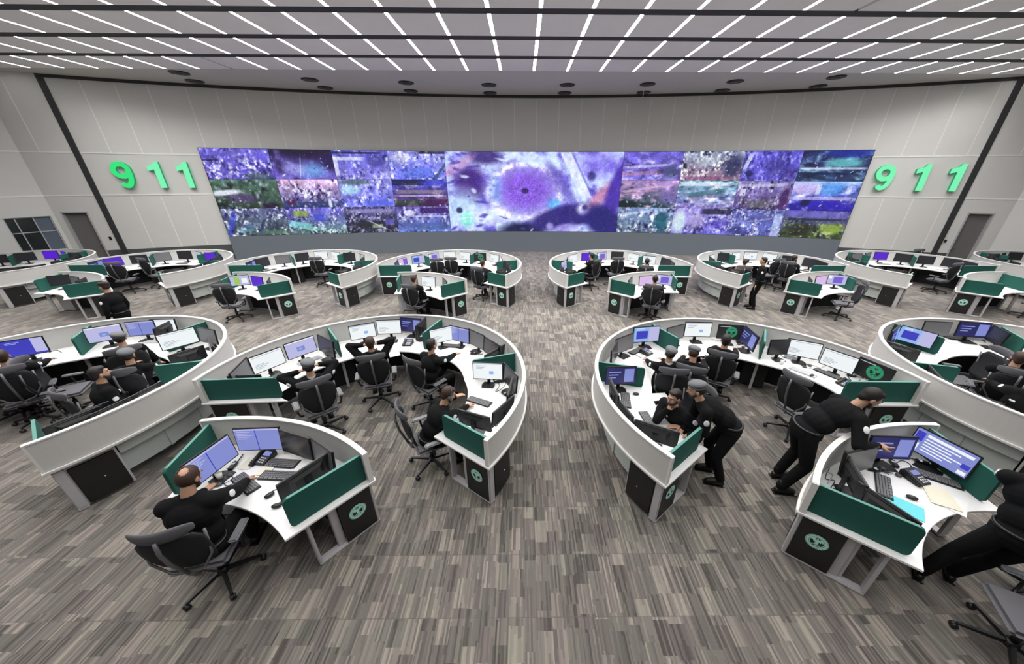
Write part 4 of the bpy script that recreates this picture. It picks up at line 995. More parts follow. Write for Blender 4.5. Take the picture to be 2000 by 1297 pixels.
    for a, e, w_ in ((SL, EL, WL), (SR, ER, WR_)):
        b.cap(a, .070*g, e, .056*g); cu = e+(w_-e)*.93; b.cap(e, .055*g, cu, .040)
        for q_ in (.35, .7): m_ = e+(a-e)*q_; b.ell(m_+Vector((0, 0, -.008)), (.058*g, .058*g, .03), None, 10, 6)
    jk = link('uniform_jacket', remesh(b, 'uniform_jacket', [uni], vx*1.5, 4, .5), root)
    # collar and cuffs
    b = MB(); cn = N+up_*.015
    b.loft([[cn+Rt @ Vector((.072*math.cos(a), .064*math.sin(a), -.02)) for a in [2*PI*i/16 for i in range(16)]], [cn+Rt @ Vector((.066*math.cos(a), .060*math.sin(a), .03)) for a in [2*PI*i/16 for i in range(16)]]], 0, True, None, False)
    b.build('collar', SHIRT if shirt else UNIG, root)
    # ---- trousers
    b = MB(); b.ell(P+Vector((0, 0, -.02)), (.172, .13, .115), Rh)
    for h_, k_, a_ in ((HL, KL, AL_), (HR, KR, AR_)): b.cap(h_, .095*g**.5, k_, .070); b.cap(k_, .070, a_+Vector((0, 0, .03)), .060)
    link('trousers', remesh(b, 'trousers', [trou or uni], vx*1.6, 3, .5), root)
    for a_ in (AL_, AR_):
        b = MB(); z = max(a_.z-.055, .0)
        ft = Vector((a_.x, a_.y, a_.z)); 
        b.cap(ft+Vector((0, 0, .07)), .052, ft, .050, 10); b.cap(ft+Vector((0, 0, -.005)), .048, ft+Vector((0, .14, -.045)), .038, 10); b.cap(ft+Vector((0, -.03, -.045)), .040, ft+Vector((0, .15, -.052)), .036, 10); b.box((ft.x, ft.y+.06, ft.z-.082), (.085, .27, .016))
        b.build('boot', BOOT, root)
    b = MB(); rr = []
    for i in range(20): a = 2*PI*i/20; rr.append(P+Vector((0, 0, .075))+Vector((.178*math.cos(a), .138*math.sin(a)+math.sin(L*.5)*.05, 0)))
    b.tube(rr, .016, 6, 0, None, True); b.build('belt', BOOT, root)
    if patch:
        for a, e, sd in ((SL, EL, -1), (SR, ER, 1)):
            m = a*.62+e*.38; ox = Vector((sd, 0, .2)); dd = (e-a).normalized(); ox = (ox-dd*ox.dot(dd)).normalized(); Rm = basis(dd.cross(ox), dd)
            b = MB(); b.ell(m+ox*.0635*g, (.008, .036, .042), Matrix((ox, dd.cross(ox), dd)).transposed(), 10, 6); b.build('arm_patch', PATCH, root)['label'] = 'silver sleeve patch'
        b = MB(); c_ = Ch+fw*.122*g+ax*.06+up_*.05; b.box((0, 0, 0), (.06, .012, .02), 0, Matrix.Translation(c_) @ Rt.to_4x4()); b.build('name_badge', PATCH, root)
    # ---- hair, beard, cap
    if cap_ is None:
        b = MB()
        if bald:
            b.ell(H(0, -.014, .022), (.081, .096, .0965), Rhead, 40, 28)
            ax_ = Rhead @ Vector((.22, -.75, .8)).normalized(); kf = []
            for f_ in b.f:
                d_ = (sum((b.v[q_] for q_ in f_), Vector())/len(f_)-H(0, -.014, .022)); dl_ = Rhead.transposed() @ d_.normalized()
                kf.append(d_.normalized().dot(ax_) < math.cos(rad(25)) and not (dl_.y > .45 and dl_.z < .62))
            b.f = [f_ for f_, k_ in zip(b.f, kf) if k_]; b.mi = b.mi[:len(b.f)]; b.sm = b.sm[:len(b.f)]
            b.build('hair', hair, root)
        else:
            b.ell(H(0, -.024, .034), (.081, .089, .094), Rhead, 18, 12); b.ell(H(0, .015, .085), (.066, .062, .034), Rhead, 14, 8); b.ell(H(0, -.062, -.01), (.062, .045, .07), Rhead, 14, 8)
            link('hair', remesh(b, 'hair', [hair], .009 if near else .014, 1), root)
    else:
        b = MB(); b.ell(H(0, -.026, .010), (.080, .084, .078), Rhead, 18, 12); b.build('hair', hair, root)
        b = MB(); b.ell(H(.010, -.014, .078), (.100, .114, .056), Rhead @ Matrix.Rotation(rad(14), 3, 'Y'), 20, 12); b.ell(H(.060, -.01, .070), (.052, .085, .030), Rhead @ Matrix.Rotation(rad(30), 3, 'Y'), 16, 8)
        b.loft([[H(.083*math.cos(a), -.010+.098*math.sin(a), .040) for a in [2*PI*i/20 for i in range(20)]], [H(.085*math.cos(a), -.012+.100*math.sin(a), .066) for a in [2*PI*i/20 for i in range(20)]]], 0, True, None, False)
        b.build('beret', cap_, root)
    if beard:
        b = MB(); b.ell(H(0, .045, -.080), (.050, .050, .040), Rhead, 14, 8); b.cap(H(-.060, .012, -.045), .018, H(-.035, .055, -.082), .022, 8); b.cap(H(.060, .012, -.045), .018, H(.035, .055, -.082), .022, 8); b.cap(H(-.02, .090, -.046), .0055, H(.02, .090, -.046), .0055, 8)
        link('beard', remesh(b, 'beard', [hair], .009 if near else .014, 1), root)
    if headset:
        b = MB(); b.tube([H(.088*math.cos(a), -.01, .02+.105*math.sin(a)) for a in [PI*i/12 for i in range(13)]], .007, 8)
        for sd in (-1, 1): b.lathe([(.0, -.012), (.03, -.012), (.03, .012), (0, .012)], 12, 0, Matrix.Translation(H(sd*.088, -.008, -.012)) @ Rhead.to_4x4() @ RY(PI/2))
        b.build('headset', GPLAS, root)
    if s != 1: root.scale = (s, s, s)
    return root
def headlocal(hz, lean):
    L = rad(lean); f = lambda d, k: Vector((0, math.sin(L*k)*d, math.cos(L*k)*d))
    W = f(.18, .75); N = W+f(.20, 1)+f(.16, 1.12); up_ = (N-W).normalized()
    return Vector((0, 0, hz))+N+(up_*.4+Vector((0, 0, .6))).normalized()*.075+Vector((0, .025, .115))
def pl_at(head_px, target, lean, hz, s):
    "hip position on the floor from the pixel of the head and the point the person faces"
    hl_ = headlocal(hz, lean)*s; h = at(*head_px, hl_.z); yaw = face_yaw(h, target); d = Vector((-math.sin(yaw), math.cos(yaw)))
    return (h.x-d.x*hl_.y, h.y-d.y*hl_.y), yaw
def loc2(root_xy, yaw, p, sc_=1.0): d = Vector((p[0]-root_xy[0], p[1]-root_xy[1])); c, s_ = math.cos(-yaw), math.sin(-yaw); return Vector((d.x*c-d.y*s_, d.x*s_+d.y*c, p[2]))/sc_
# ================================================================== PLACING: MONITORS
LC = 'left-centre front ring'; RC = 'right-centre front ring'; FLR = 'far-left front ring'; FRR_ = 'far-right front ring'; NL = 'near-left arc desk'; NR = 'near-right arc desk'
def ringc(k): return (FRONT[k][0], FRONT[k][1])
def V(k): return Vector(ringc(k)) if k in FRONT else Vector(STN[k][:2])
B_ = [((437, 740), (500, 737), 'dark', LC+', back turned behind its left green end screen', (-4.6, 5.6)), ((445.8, 734.8), (480.8, 699.8), 'grey', LC+', oblique by its left end', (-4.0, 4.9)),
 ((482.5, 700.5), (549, 676.3), 'white', LC+', third from its left end', 0), ((551.8, 673.5), (612, 654.3), 'lav', LC+', tilted towards the operator in a beret', 0),
 ((613.8, 652.5), (654, 671.8), 'dark', LC+', just left of its first green divider', (-3.9, 5.8)),
 ((680.3, 636.8), (729.3, 628.7), 'page', LC+', directly before the head-holding operator', 0), ((732.8, 625.2), (781.8, 623.8), 'white', LC+', at the top of the curve', 0),
 ((783.5, 619.3), (818.5, 621.7), 'navy', LC+', near the top of the curve', 0), ((809.8, 636.8), (830.8, 617.5), 'dark', LC+', edge on at the second green divider', (-2.6, 6.3)),
 ((832.5, 643.8), (878, 634), 'white', LC+', just right of the second green divider', 0), ((879.8, 635), (912.3, 642), 'lilac', LC+', between two paler ones upper right', 0),
 ((914.8, 641.3), (943.8, 654.3), 'grey', LC+', upper right part of the curve', 0), ((945.2, 656.7), (976, 675.3), 'dark', LC+', angled by the upper right partition', 0),
 ((944.5, 696.3), (984.8, 672.8), 'dark', LC+', back turned just above the third green divider', (-1.2, 6.1)),
 ((921.8, 706), (982.3, 708.5), 'page', LC+', standing before the third green divider', (-.9, 4.3)), ((984.8, 707.8), (1010.3, 733.7), 'dark', LC+', angled beside the page by the right partition', 0),
 ((1011.7, 736.5), (1004, 769.8), 'grey', LC+', edge on along the right partition', 0), ((1004, 771.5), (962.7, 806.5), 'dark', LC+', back turned at the lower right partition', 0),
 ((895.5, 797.8), (956.8, 814.2), 'dark', LC+', back turned behind its right green end screen', (-1.2, 4.5))]
C_ = [((1235.5, 640.5), (1289.5, 637.3), 'bluewin', RC+', upper left curve', 0), ((1198.9, 661), (1234.5, 648), 'grey', RC+', left of the light blue one', 0), ((1186, 682.6), (1197.8, 662), 'dark', RC+', edge on at the left partition', 0),
 ((1183.7, 717), (1245.3, 715), 'navy', RC+', before the left green divider', (2.0, 4.0)), ((1176, 742), (1186, 766), 'grey', RC+', edge on beside the dim navy one', 0),
 ((1205, 774), (1236, 812), 'dark', RC+', back turned along the lower left partition', 0), ((1238.8, 818.6), (1329.4, 845.5), 'dark', RC+', back turned behind the near green end screen', (2.4, 4.6)),
 ((1303.5, 640.5), (1338, 631.9), 'grey', RC+', angled right of the upper green divider', 0), ((1339, 629.7), (1393, 630.8), 'page', RC+', upper middle, before the bareheaded operator', 0),
 ((1405.4, 633), (1454, 635.4), 'crest', RC+', at the top of the curve', 0), ((1454, 636), (1481.7, 660), 'navy', RC+', angled left of the second green divider', (4.5, 6.0)),
 ((1498.7, 660), (1538.8, 659.3), 'dark', RC+', behind the bottles', 0), ((1540, 660.9), (1610.5, 673.2), 'white', RC+', left one facing the empty chair', 0),
 ((1612.8, 677.8), (1680, 700.2), 'white', RC+', right one facing the empty chair', 0), ((1687, 694.7), (1756.6, 722.3), 'crest', RC+', above the right green end screen', 0)]
A_ = [((-12, 671), (82.7, 657), 'blue', FLR+' at the photo left edge', 0), ((157.8, 643), (234, 631.6), 'lav', FLR+', right of its first green divider', 0), ((241.7, 629), (296.4, 624.7), 'lilac', FLR+', behind the seated beret at the back', 0),
 ((297.7, 623.4), (330, 622.5), 'white', FLR+', half hidden at the top of the curve', 0), ((296.4, 645.6), (342.2, 622.7), 'dark', FLR+', back turned above the large white one', (-9.6, 5.8)),
 ((301.5, 657), (379, 638.4), 'white', FLR+', large and bright facing the beret', (-8.6, 4.6)), ((381.7, 638), (417.3, 644.3), 'grey', FLR+', at the right bulge of the curve', 0),
 ((419.8, 655), (432, 678), 'dark', FLR+', edge on at the right bulge', 0), ((325.7, 695.2), (397, 673.6), 'dark', FLR+', back turned above its right green divider', (-7.6, 6.4)),
 ((252, 775), (302, 750), 'dark', FLR+', back turned along the near partition, rightmost', 0), ((190, 803), (248, 777), 'dark', FLR+', back turned along the near partition, second from right', 0),
 ((67.6, 839.3), (128, 816), 'dark', FLR+', back turned along the near partition, leftmost', 0), ((130, 815), (187.3, 792.5), 'dark', FLR+', back turned along the near partition, second from left', 0)]
D_ = [((1762.6, 634.1), (1835.9, 653.2), 'bluewin', FRR_+', tilted at the left bulge', (9.0, 5.2)), ((1731.9, 651.7), (1758.2, 629.7), 'navy', FRR_+', edge on at the left bulge', 0), ((1808, 626.8), (1863.7, 629.7), 'grey', FRR_+', left of the dim navy one', 0),
 ((1870, 627), (1938.3, 631.5), 'navy', FRR_+', top of the curve', 0), ((1941.8, 634), (1972, 650), 'dark', FRR_+', angled left of the upper right green divider', (9.6, 5.6)), ((1724, 664), (1792, 684), 'dark', FRR_+', back turned above the left green divider', (9.0, 6.6)),
 ((1803.5, 705), (1830, 733.5), 'dark', FRR_+', back turned at the near left partition', (8.6, 5.0)), ((1840, 738), (1905, 768), 'dark', FRR_+', back turned along the near partition, middle', 0), ((1912, 771), (1985, 802), 'dark', FRR_+', back turned along the near partition, rightmost', 0)]
SA_ = [((350.9, 912.6), (445.8, 846.5), 'lilac', NL+', left one of the lit pair', 0), ((450.9, 838.8), (544.2, 835.4), 'lilac', NL+', right one of the lit pair', 0),
 ((555.5, 834), (604, 848.5), 'dark', NL+', third from left', 0), ((607, 850), (648, 878), 'grey', NL+', fourth from left, near the partition', 0), ((536.6, 951.2), (644, 881.7), 'dark', NL+', back turned along the right green screen', (-3.4, 2.9))]
SD_ = [((1786.4, 826.7), (1912.3, 890.2), 'table', NR+' by the right green screen', 0), ((1700, 849.6), (1793.7, 852.7), 'navy', NR+' under the pointing hand', 0), ((1645, 872), (1692, 862), 'grey', NR+', left of the pointing hand', 0),
 ((1637, 873), (1679, 943.7), 'dark', NR+', back turned by the left partition', 0), ((1684, 943), (1797, 1018), 'dark', NR+', back turned along the long front green screen', (4.6, 3.2))]
for L_, k in ((A_, 'A'), (B_, 'B'), (C_, 'C'), (D_, 'D')):
    for a, b2, kd, wh, fc in L_:
        c = V(k); mon_px(a, b2, kd, wh, face=fc if fc else c, cen=c)
for a, b2, kd, wh, fc in SA_: mon_px(a, b2, kd, wh, face=fc or (-3.3, 2.2), cen=STN['A'][:2], rmax=2.75)
for a, b2, kd, wh, fc in SD_: mon_px(a, b2, kd, wh, face=fc or (4.55, 2.1), cen=STN['D'][:2], rmax=2.56)
BC = {'E': ['dark']*4+['purple', 'purple']+['dark']*6, 'F': ['navy', 'purple', 'dark', 'grey', 'dark', 'lime', 'purple', 'dark', 'dark', 'dark', 'dark', 'dark'],
 'G': ['navy', 'dark', 'grey', 'dark', 'white', 'white', 'dark', 'lime', 'purple', 'dark', 'dark', 'dark'], 'H': ['dark', 'pink', 'bluewin', 'vio', 'white', 'white', 'crest', 'white', 'white', 'dark', 'grey', 'dark'],
 'I': ['bluewin', 'pinkw', 'lav', 'dark', 'white', 'purple', 'vio', 'dark', 'white', 'page', 'dark', 'dark'], 'J': ['grey', 'grey', 'vio', 'purple', 'white', 'dark', 'white', 'page', 'white', 'dark', 'dark', 'dark'],
 'K': ['dark', 'vio', 'dark', 'crest', 'dark', 'grey', 'grey', 'purple', 'dark', 'dark', 'dark', 'dark'], 'L': ['lav', 'navy', 'lav', 'dark', 'dark', 'dark', 'dark', 'dark', 'dark', 'dark', 'dark', 'dark']}
SCN = {'sE': [], 'sF': ['dark', 'grey', 'dark'], 'sG': ['lime', 'purple', 'dark'], 'sH': ['grey', 'white', 'dark'], 'sI': ['dark', 'pinkw', 'vio'], 'sJ': ['grey', 'pinkw', 'vio'], 'sK': [], 'sL': ['crest', 'bluewin', 'dark']}
SCN['sK'] = []
ORDM = lambda n: ORD[n]
for k, x in BK.items():
    lf = k in 'EFGH'; dv = _l if lf else [180-a for a in reversed(_l)]
    for i in range(4):      # stations from left to right
        hi, lo = dv[4-i], dv[3-i]
        for j, f in enumerate((.17, .5, .83)):
            f += .07*(i == 0 and j == 0)-.07*(i == 3 and j == 2); a = rad(hi-(hi-lo)*f); r = 2.12 if j != 1 else 2.26; p = (x+r*math.cos(a), 12.55+r*math.sin(a)); am = rad((hi+lo)/2); seat = (x+1.15*math.cos(am), 12.55+1.15*math.sin(am))
            u, v = proj((*p, 1.1))
            if not -30 < u < 2030: continue
            n_ = i*3+j+1; monitor(p, face_yaw(seat, p) if False else face_yaw(p, seat)+PI, BC[k][n_-1], f'{RNAME[k]}, {ORDM(n_)} counted from its left end', .93)
for k, cs in SCN.items():
    cx, cy, a0, a1, R_ = STN[k]
    for j, kd in enumerate(cs):
        a = rad(a1-(a1-a0)*(.2+.3*j)); r = R_-.5; p = (cx+r*math.cos(a), cy+r*math.sin(a)); am = rad((a0+a1)/2); seat = (cx+(R_-1.3)*math.cos(am), cy+(R_-1.3)*math.sin(am))
        u, v = proj((*p, 1.1))
        if -30 < u < 2030: monitor(p, face_yaw(p, seat)+PI, kd, f'{SNAME[k]}, {ORDM(j+1)} from left', .93)

# ================================================================== PLACING: DESK THINGS
def outy(k, p, dy=0):
    c = V(k); return face_yaw((c.x, c.y), p)+rad(dy)
def q(px, py, z=DZ): p = at(px, py, z); return (p.x, p.y)
W_ = {'A': 'on the '+FLR, 'B': 'on the '+LC, 'C': 'on the '+RC, 'D': 'on the '+FRR_, 'nl': 'on the '+NL, 'nr': 'on the '+NR}
KK = [('B', 531, 741, 'near its left end screen', 'd', 0), ('B', 605, 705, 'by the beret operator', 'l', 0), ('B', 757, 668, 'at the top of the curve', 'd', 0), ('B', 882, 676, 'below the third pair of screens', 'd', 20), ('B', 936, 785, 'lying radially on its right arm', 'd', 68),
      ('C', 1222, 782, 'along its left arm, nearer the back', 'd', -8), ('C', 1266, 822, 'along its left arm, nearer the front', 'd', -8), ('C', 1352, 652, 'before the white page', 'l', 0), ('C', 1567, 727, 'at the empty chair', 'l', 0), ('C', 1616, 731, 'under the second bright screen', 'd', 0), ('C', 1243, 686, 'before the light blue screen', 'd', 0),
      ('A', 40, 684, 'below the deep blue screen', 'l', 0), ('A', 303, 668, 'left of the large white screen', 'l', 0), ('D', 1868, 662, 'below the dull grey screen', 'd', 0), ('D', 1925, 660, 'below the dim navy screen', 'd', 0)]
for k, x, y, w_, kd, dy in KK: p = q(x, y); keyboard(p, outy(k, p, dy), f'{w_} {W_[k]}', kd)
p = q(469, 943); keyboard(q(462, 945), outy('A', q(462, 945)), 'under the bald operator\'s hand '+W_['nl'], 'd') if False else None
def ok(k, p, dy=0): c = STN[k]; return face_yaw((c[0], c[1]), p)+rad(dy)
keyboard(q(480, 945), ok('A', q(480, 945), -22), 'under the bald operator\'s hand '+W_['nl'], 'd'); keyboard(q(543, 930), ok('A', q(543, 930), 12), 'beside the two mice '+W_['nl'], 'd')
keyboard(q(552, 906), ok('A', q(552, 906), 8), 'below the third dark screen '+W_['nl'], 'd')
mouse(q(527, 969), ok('A', q(527, 969), -20), 'beside the green screen edge, farther one '+W_['nl']); mouse(q(541, 990), ok('A', q(541, 990), -50), 'nearer the desk corner '+W_['nl'])
phone(q(517, 897), ok('A', q(517, 897), -5), 'with a lit display '+W_['nl']); radio(q(456, 912), ok('A', q(456, 912), 10), 'beside the white handset '+W_['nl']); radio(q(497, 905), ok('A', q(497, 905), 5), 'left of the telephone '+W_['nl'])
sheet(q(486, 905), ok('A', q(486, 905)), 'under the phone hand '+W_['nl'], .14, .2, 4, CREAM, 'notepad', 'notepad', 'cream notepad')
sheet(q(565, 893), ok('A', q(565, 893), 30), 'below the dark screens '+W_['nl'], .24, .32, 3); sheet(q(590, 905), ok('A', q(590, 905), 40), 'beside the back turned monitor '+W_['nl'], .21, .3, 5)
sheet(q(520, 918), ok('A', q(520, 918), 15), 'before the telephone '+W_['nl'], .16, .16, 6, CREAM, 'notepad', 'notepad', 'thick cream notepad'); tissue(q(576, 880), ok('A', q(576, 880), 20), W_['nl'])
cup(q(431, 935), 'beside the lit left monitor '+W_['nl'])
keyboard(q(1725, 950), ok('D', q(1725, 950), 28), 'in the middle '+W_['nr'], 'd'); keyboard(q(1828, 935), ok('D', q(1828, 935), -38), 'below the lilac table screen '+W_['nr'], 'd')
mouse(q(1780, 974), ok('D', q(1780, 974), 40), 'beside the teal folder '+W_['nr']); phone(q(1785, 936), ok('D', q(1785, 936), 0), 'with a lit display '+W_['nr'])
sheet(q(1766, 990), ok('D', q(1766, 990), 20), 'by the long front green screen '+W_['nr'], .24, .32, 3, TEAL, 'folder', 'folder', 'bright teal folder')
radio(q(1758, 987), ok('D', q(1758, 987), 80), 'lying on the teal folder '+W_['nr']) if False else None
radio(q(1705, 919), ok('D', q(1705, 919), -120), 'alone by the left back turned monitor '+W_['nr']); radio(q(1745, 908), ok('D', q(1745, 908), -30), 'under the navy screen '+W_['nr']); radio(q(1800, 905), ok('D', q(1800, 905), 60), 'behind the telephone '+W_['nr'])
sheet(q(1835, 970), ok('D', q(1835, 970), -40), 'at the seat side '+W_['nr'], .24, .34, 5, CREAM, 'notepad', 'notepad', 'open cream notepad'); sheet(q(1862, 985), ok('D', q(1862, 985), -60), 'at the right corner '+W_['nr'], .21, .297, 2)
IT = [('phone', 'B', 645, 690, 'left of its first green divider'), ('phone', 'B', 797, 672, 'right of the operator holding his head'), ('phone', 'B', 660, 662, 'right of its first green divider') , ('phone', 'B', 975, 742, 'below the third green divider'), ('sheet', 'B', 548, 757, 'near its left end'), ('sheet', 'B', 575, 715, 'below the white screen'), ('sheet', 'B', 510, 735, 'behind the left end screen'),
      ('radio', 'B', 925, 692, 'above the third green divider'), ('radio', 'B', 905, 668, 'by the reaching hand'), ('cup', 'B', 700, 655, 'left of the operator holding his head'), ('sheet', 'B', 770, 690, 'at the top of the curve'), ('mouse', 'B', 735, 684, 'at the top of the curve'), ('radio', 'B', 985, 770, 'by the right partition'),
      ('mouse', 'C', 1242, 771, 'on its left arm'), ('phone', 'C', 1262, 690, 'before the light blue screen'), ('sheet', 'C', 1232, 700, 'in the upper left curve'), ('sheet', 'C', 1400, 660, 'before the green crest'), ('bottle', 'C', 1500, 689, 'first from left of the group'), ('bottle', 'C', 1508, 693, 'second from left of the group'), ('bottle', 'C', 1516, 698, 'third from left of the group'),
      ('bottle', 'C', 1505, 684, 'at the rear of the group'), ('cup', 'C', 1526, 712, 'in front of the bottles'), ('tissue', 'C', 1544, 700, 'right of the bottles'), ('sheet', 'C', 1596, 711, 'below the left bright screen'), ('mouse', 'C', 1585, 735, 'at the empty chair'), ('phone', 'C', 1650, 752, 'near its right end'), ('radio', 'C', 1662, 735, 'below the crest screen'), ('phone', 'C', 1447, 668, 'below the angled navy screen'), ('sheet', 'C', 1305, 745, 'on its left arm'),
      ('phone', 'A', 75, 682, 'below the deep blue screen'), ('sheet', 'A', 290, 650, 'at the back of the curve'), ('radio', 'A', 120, 672, 'left of its first green divider'), ('cup', 'A', 45, 700, 'at the front edge'), ('sheet', 'D', 1900, 668, 'in the middle of the curve'), ('tissue', 'D', 1858, 655, 'by the dull grey screen'), ('phone', 'D', 1945, 668, 'below the navy screen'), ('cup', 'D', 1890, 655, 'between the keyboards'), ('radio', 'D', 1950, 680, 'near the edge')]
for kd, k, x, y, w_ in IT:
    p = q(x, y); yw = outy(k, p); t_ = f'{w_} {W_[k]}'
    {'phone': lambda: phone(p, yw, t_), 'sheet': lambda: sheet(p, yw+rng.uniform(-.5, .5), t_, n=rng.choice([1, 3, 6])), 'radio': lambda: radio(p, yw+rng.uniform(-1, 1), t_), 'cup': lambda: cup(p, t_), 'mouse': lambda: mouse(p, yw, t_), 'bottle': lambda: bottle(p, t_), 'tissue': lambda: tissue(p, yw, t_)}[kd]()
for i, k in enumerate('FGHIJK'):      # a keyboard and a paper at some back-row seats
    x = BK[k]; lf = k in 'FGH'; dv = _l if lf else [180-a for a in reversed(_l)]
    for j in range(4):
        am = rad((dv[3-j]+dv[4-j])/2); d = (math.cos(am), math.sin(am)); p = (x+1.92*d[0], 12.55+1.92*d[1]); yw = face_yaw((x, 12.55), p)
        keyboard(p, yw, f'on the {RNAME[k]} at its {ORD[j+1]} seat from left', 'd' if (i+j) % 2 else 'l')
        if (i+j) % 3 == 0: p2 = (p[0]+.35*d[1], p[1]-.35*d[0]); sheet(p2, yw+.3, f'on the {RNAME[k]} at its {ORD[j+1]} seat from left', n=2)
def cable(pts, where, r=.0045, m=None):
    P_ = [at(x, y, DZ) for x, y in pts]; L_ = []
    for i in range(len(P_)-1):
        a, b_, c_, d = P_[max(i-1, 0)], P_[i], P_[i+1], P_[min(i+2, len(P_)-1)]
        for k in range(6):
            t = k/6; L_.append(.5*((2*b_)+(c_-a)*t+(2*a-5*b_+4*c_-d)*t*t+(3*b_-a-3*c_+d)*t**3))
    L_.append(P_[-1]); b = MB(); b.tube([p+Vector((0, 0, r+.0015)) for p in L_], r, 6); o = b.build('cable', m or BPLAS)
    return tag(o, f'thin {"pale" if m else "black"} cable {where}', 'cable', 'loose desk cables')
CB = [([(541, 985), (560, 972), (548, 955), (524, 964)], 'between the two mice '+W_['nl']), ([(433, 925), (440, 948), (455, 944), (452, 925), (443, 915)], 'coiled below the left lit screen '+W_['nl']), ([(620, 880), (600, 872), (590, 886), (572, 876)], 'by the partition '+W_['nl']),
 ([(1620, 915), (1612, 935), (1630, 940), (1622, 955), (1640, 952)], 'coiled behind the left end screen '+W_['nr']), ([(1715, 905), (1735, 915), (1760, 900), (1780, 912), (1765, 925)], 'tangled under the navy screen '+W_['nr']), ([(1798, 915), (1825, 918), (1840, 935), (1862, 945)], 'below the lilac table screen '+W_['nr']),
 ([(962, 735), (975, 752), (968, 765), (982, 758), (990, 745)], 'curled below the third divider '+W_['B']), ([(905, 668), (918, 672), (930, 664), (940, 675)], 'in the upper right curve '+W_['B']), ([(640, 668), (652, 676), (646, 686)], 'by the first divider '+W_['B']), ([(505, 748), (520, 752), (515, 762), (528, 764)], 'near its left end '+W_['B']),
 ([(1240, 692), (1255, 700), (1268, 694)], 'in the upper left curve '+W_['C']), ([(1520, 690), (1535, 700), (1550, 694), (1560, 705)], 'right of the bottles '+W_['C']), ([(1655, 735), (1668, 748), (1680, 742)], 'near its right end '+W_['C']), ([(1880, 660), (1895, 668), (1910, 660), (1925, 670)], 'tangled in the middle '+W_['D']), ([(95, 690), (110, 684), (122, 690)], 'beside the first divider '+W_['A'])]
for pts, w_ in CB: cable(pts, w_)
cable([(1620, 905), (1612, 920), (1626, 928), (1616, 945)], 'looped behind the left monitor '+W_['nr'], .006, LKEYS)
def headset(p, yaw, where):
    b = MB(); b.tube([(.075*math.cos(a), .085*math.sin(a), .012) for a in [PI*i/14 for i in range(15)]], .007, 8); o = b.build('headset', BPLAS)
    for sd in (-1, 1): b = MB(); b.lathe([(0, 0), (.032, .004), (.032, .026), (0, .03)], 14, 0, T(sd*.075, -.01, 0)); b.build('ear_cushion', GPLAS, o)
    b = MB(); b.tube([(-.075, -.02, .015), (-.05, -.08, .02), (-.01, -.10, .02)], .004, 6); b.build('microphone_boom', BPLAS, o)
    o.location = (p[0], p[1], DZ); o.rotation_euler.z = yaw; return tag(o, f'black headset lying {where}', 'headset', 'headsets on the desks')
for x, y, w_ in [(438, 938, 'by the lit left screen '+W_['nl']), (1738, 922, 'left of the telephone '+W_['nr']), (667, 655, 'right of the first divider '+W_['B']), (1448, 676, 'near the second divider '+W_['C']), (1910, 664, 'in the middle '+W_['D']), (68, 692, 'below the blue screen '+W_['A']), (982, 735, 'below the third divider '+W_['B']), (1575, 716, 'below the left bright screen '+W_['C'])]:
    headset(q(x, y), rng.uniform(-2, 2), w_)
for k, x, y, w_ in [('B', 560, 732, 'left of the beret operator'), ('B', 868, 668, 'under the second divider screen'), ('B', 990, 755, 'along the right partition'), ('C', 1213, 690, 'at the left partition'), ('C', 1630, 745, 'in front of the right bright screen'), ('C', 1288, 775, 'by the chin-resting operator'), ('D', 1850, 665, 'below the light blue screen'), ('A', 160, 668, 'right of the first divider'), ('A', 345, 672, 'below the large white screen'), ('C', 1535, 715, 'beside the white cup')]:
    p = q(x, y); sheet(p, outy(k, p)+rng.uniform(-.6, .6), f'{w_} {W_[k]}', n=rng.choice([1, 2, 5]), w=rng.choice([.21, .16]))

# ================================================================== PLACING: PEOPLE AND CHAIRS
def seated(label, head_px, zh, tgt, lean=10, hands=(None, None), ch=None, hz=.49, tz=1.0, s=1.08, loc=None, yaw=None, lh=None, **kw):
    if loc is None:
        T_ = at(*tgt, tz); (x, y), yaw = pl_at(head_px, T_, lean, hz, s)
    else: x, y = loc
    x, y = keep_in((x, y))
    l = [None, None]
    for i in (0, 1):
        if hands[i] is not None: h = hands[i]; l[i] = loc2((x, y), yaw, at(*h[:2], h[2]), s)
    if lh: l = [lh[0] or l[0], lh[1] or l[1]]
    p = person(label, (x, y), yaw, hz=hz, lean=lean, hl=l[0], hr=l[1], s=s, **kw)
    if ch: d = Vector((-math.sin(yaw), math.cos(yaw))); chair((x+d.x*.03, y+d.y*.03), yaw, ch)
    return p
def seatedc(label, ch, head_px, zh, tgt, **kw): return seated(label, head_px, zh, tgt, ch=ch, **kw)
# near left operator
seatedc('heavy-set bald-crowned person in black seated with back turned at the near-left arc desk', 'black office chair under the bald-crowned operator at near left', None, 0, None, loc=(-3.42, 2.36), yaw=rad(14), lean=12,
        hands=((400, 958, .80), (482, 938, .80)), bald=True, hair=HAIRB, head=(26, -10, 0), curl=(.5, .35), s=1.14, g=1.2)
UPH = ((-.13, .13, 1.14), (.14, .14, 1.16))
seatedc('person in a grey beret, hands at the face, left part of the left-centre front ring', 'black office chair under the beret, left part of the left-centre front ring', (602, 716), 0, (575, 672), lean=2, cap_=BERET,
        lh=UPH, beard=False, shirt=True, curl=(.9, .9), pl=(-1, .1, -.5), pr_=(1, .1, -.5))
seatedc('bareheaded person holding his head with both hands, top of the left-centre front ring', 'black office chair under the operator holding his head', (723, 670), 0, (733, 628), lean=4, hair=HAIRB, lh=((-.11, .06, 1.2), (.11, .06, 1.2)),
        beard=False, curl=(.9, .9), pl=(-1, .3, -.35), pr_=(1, .3, -.35))
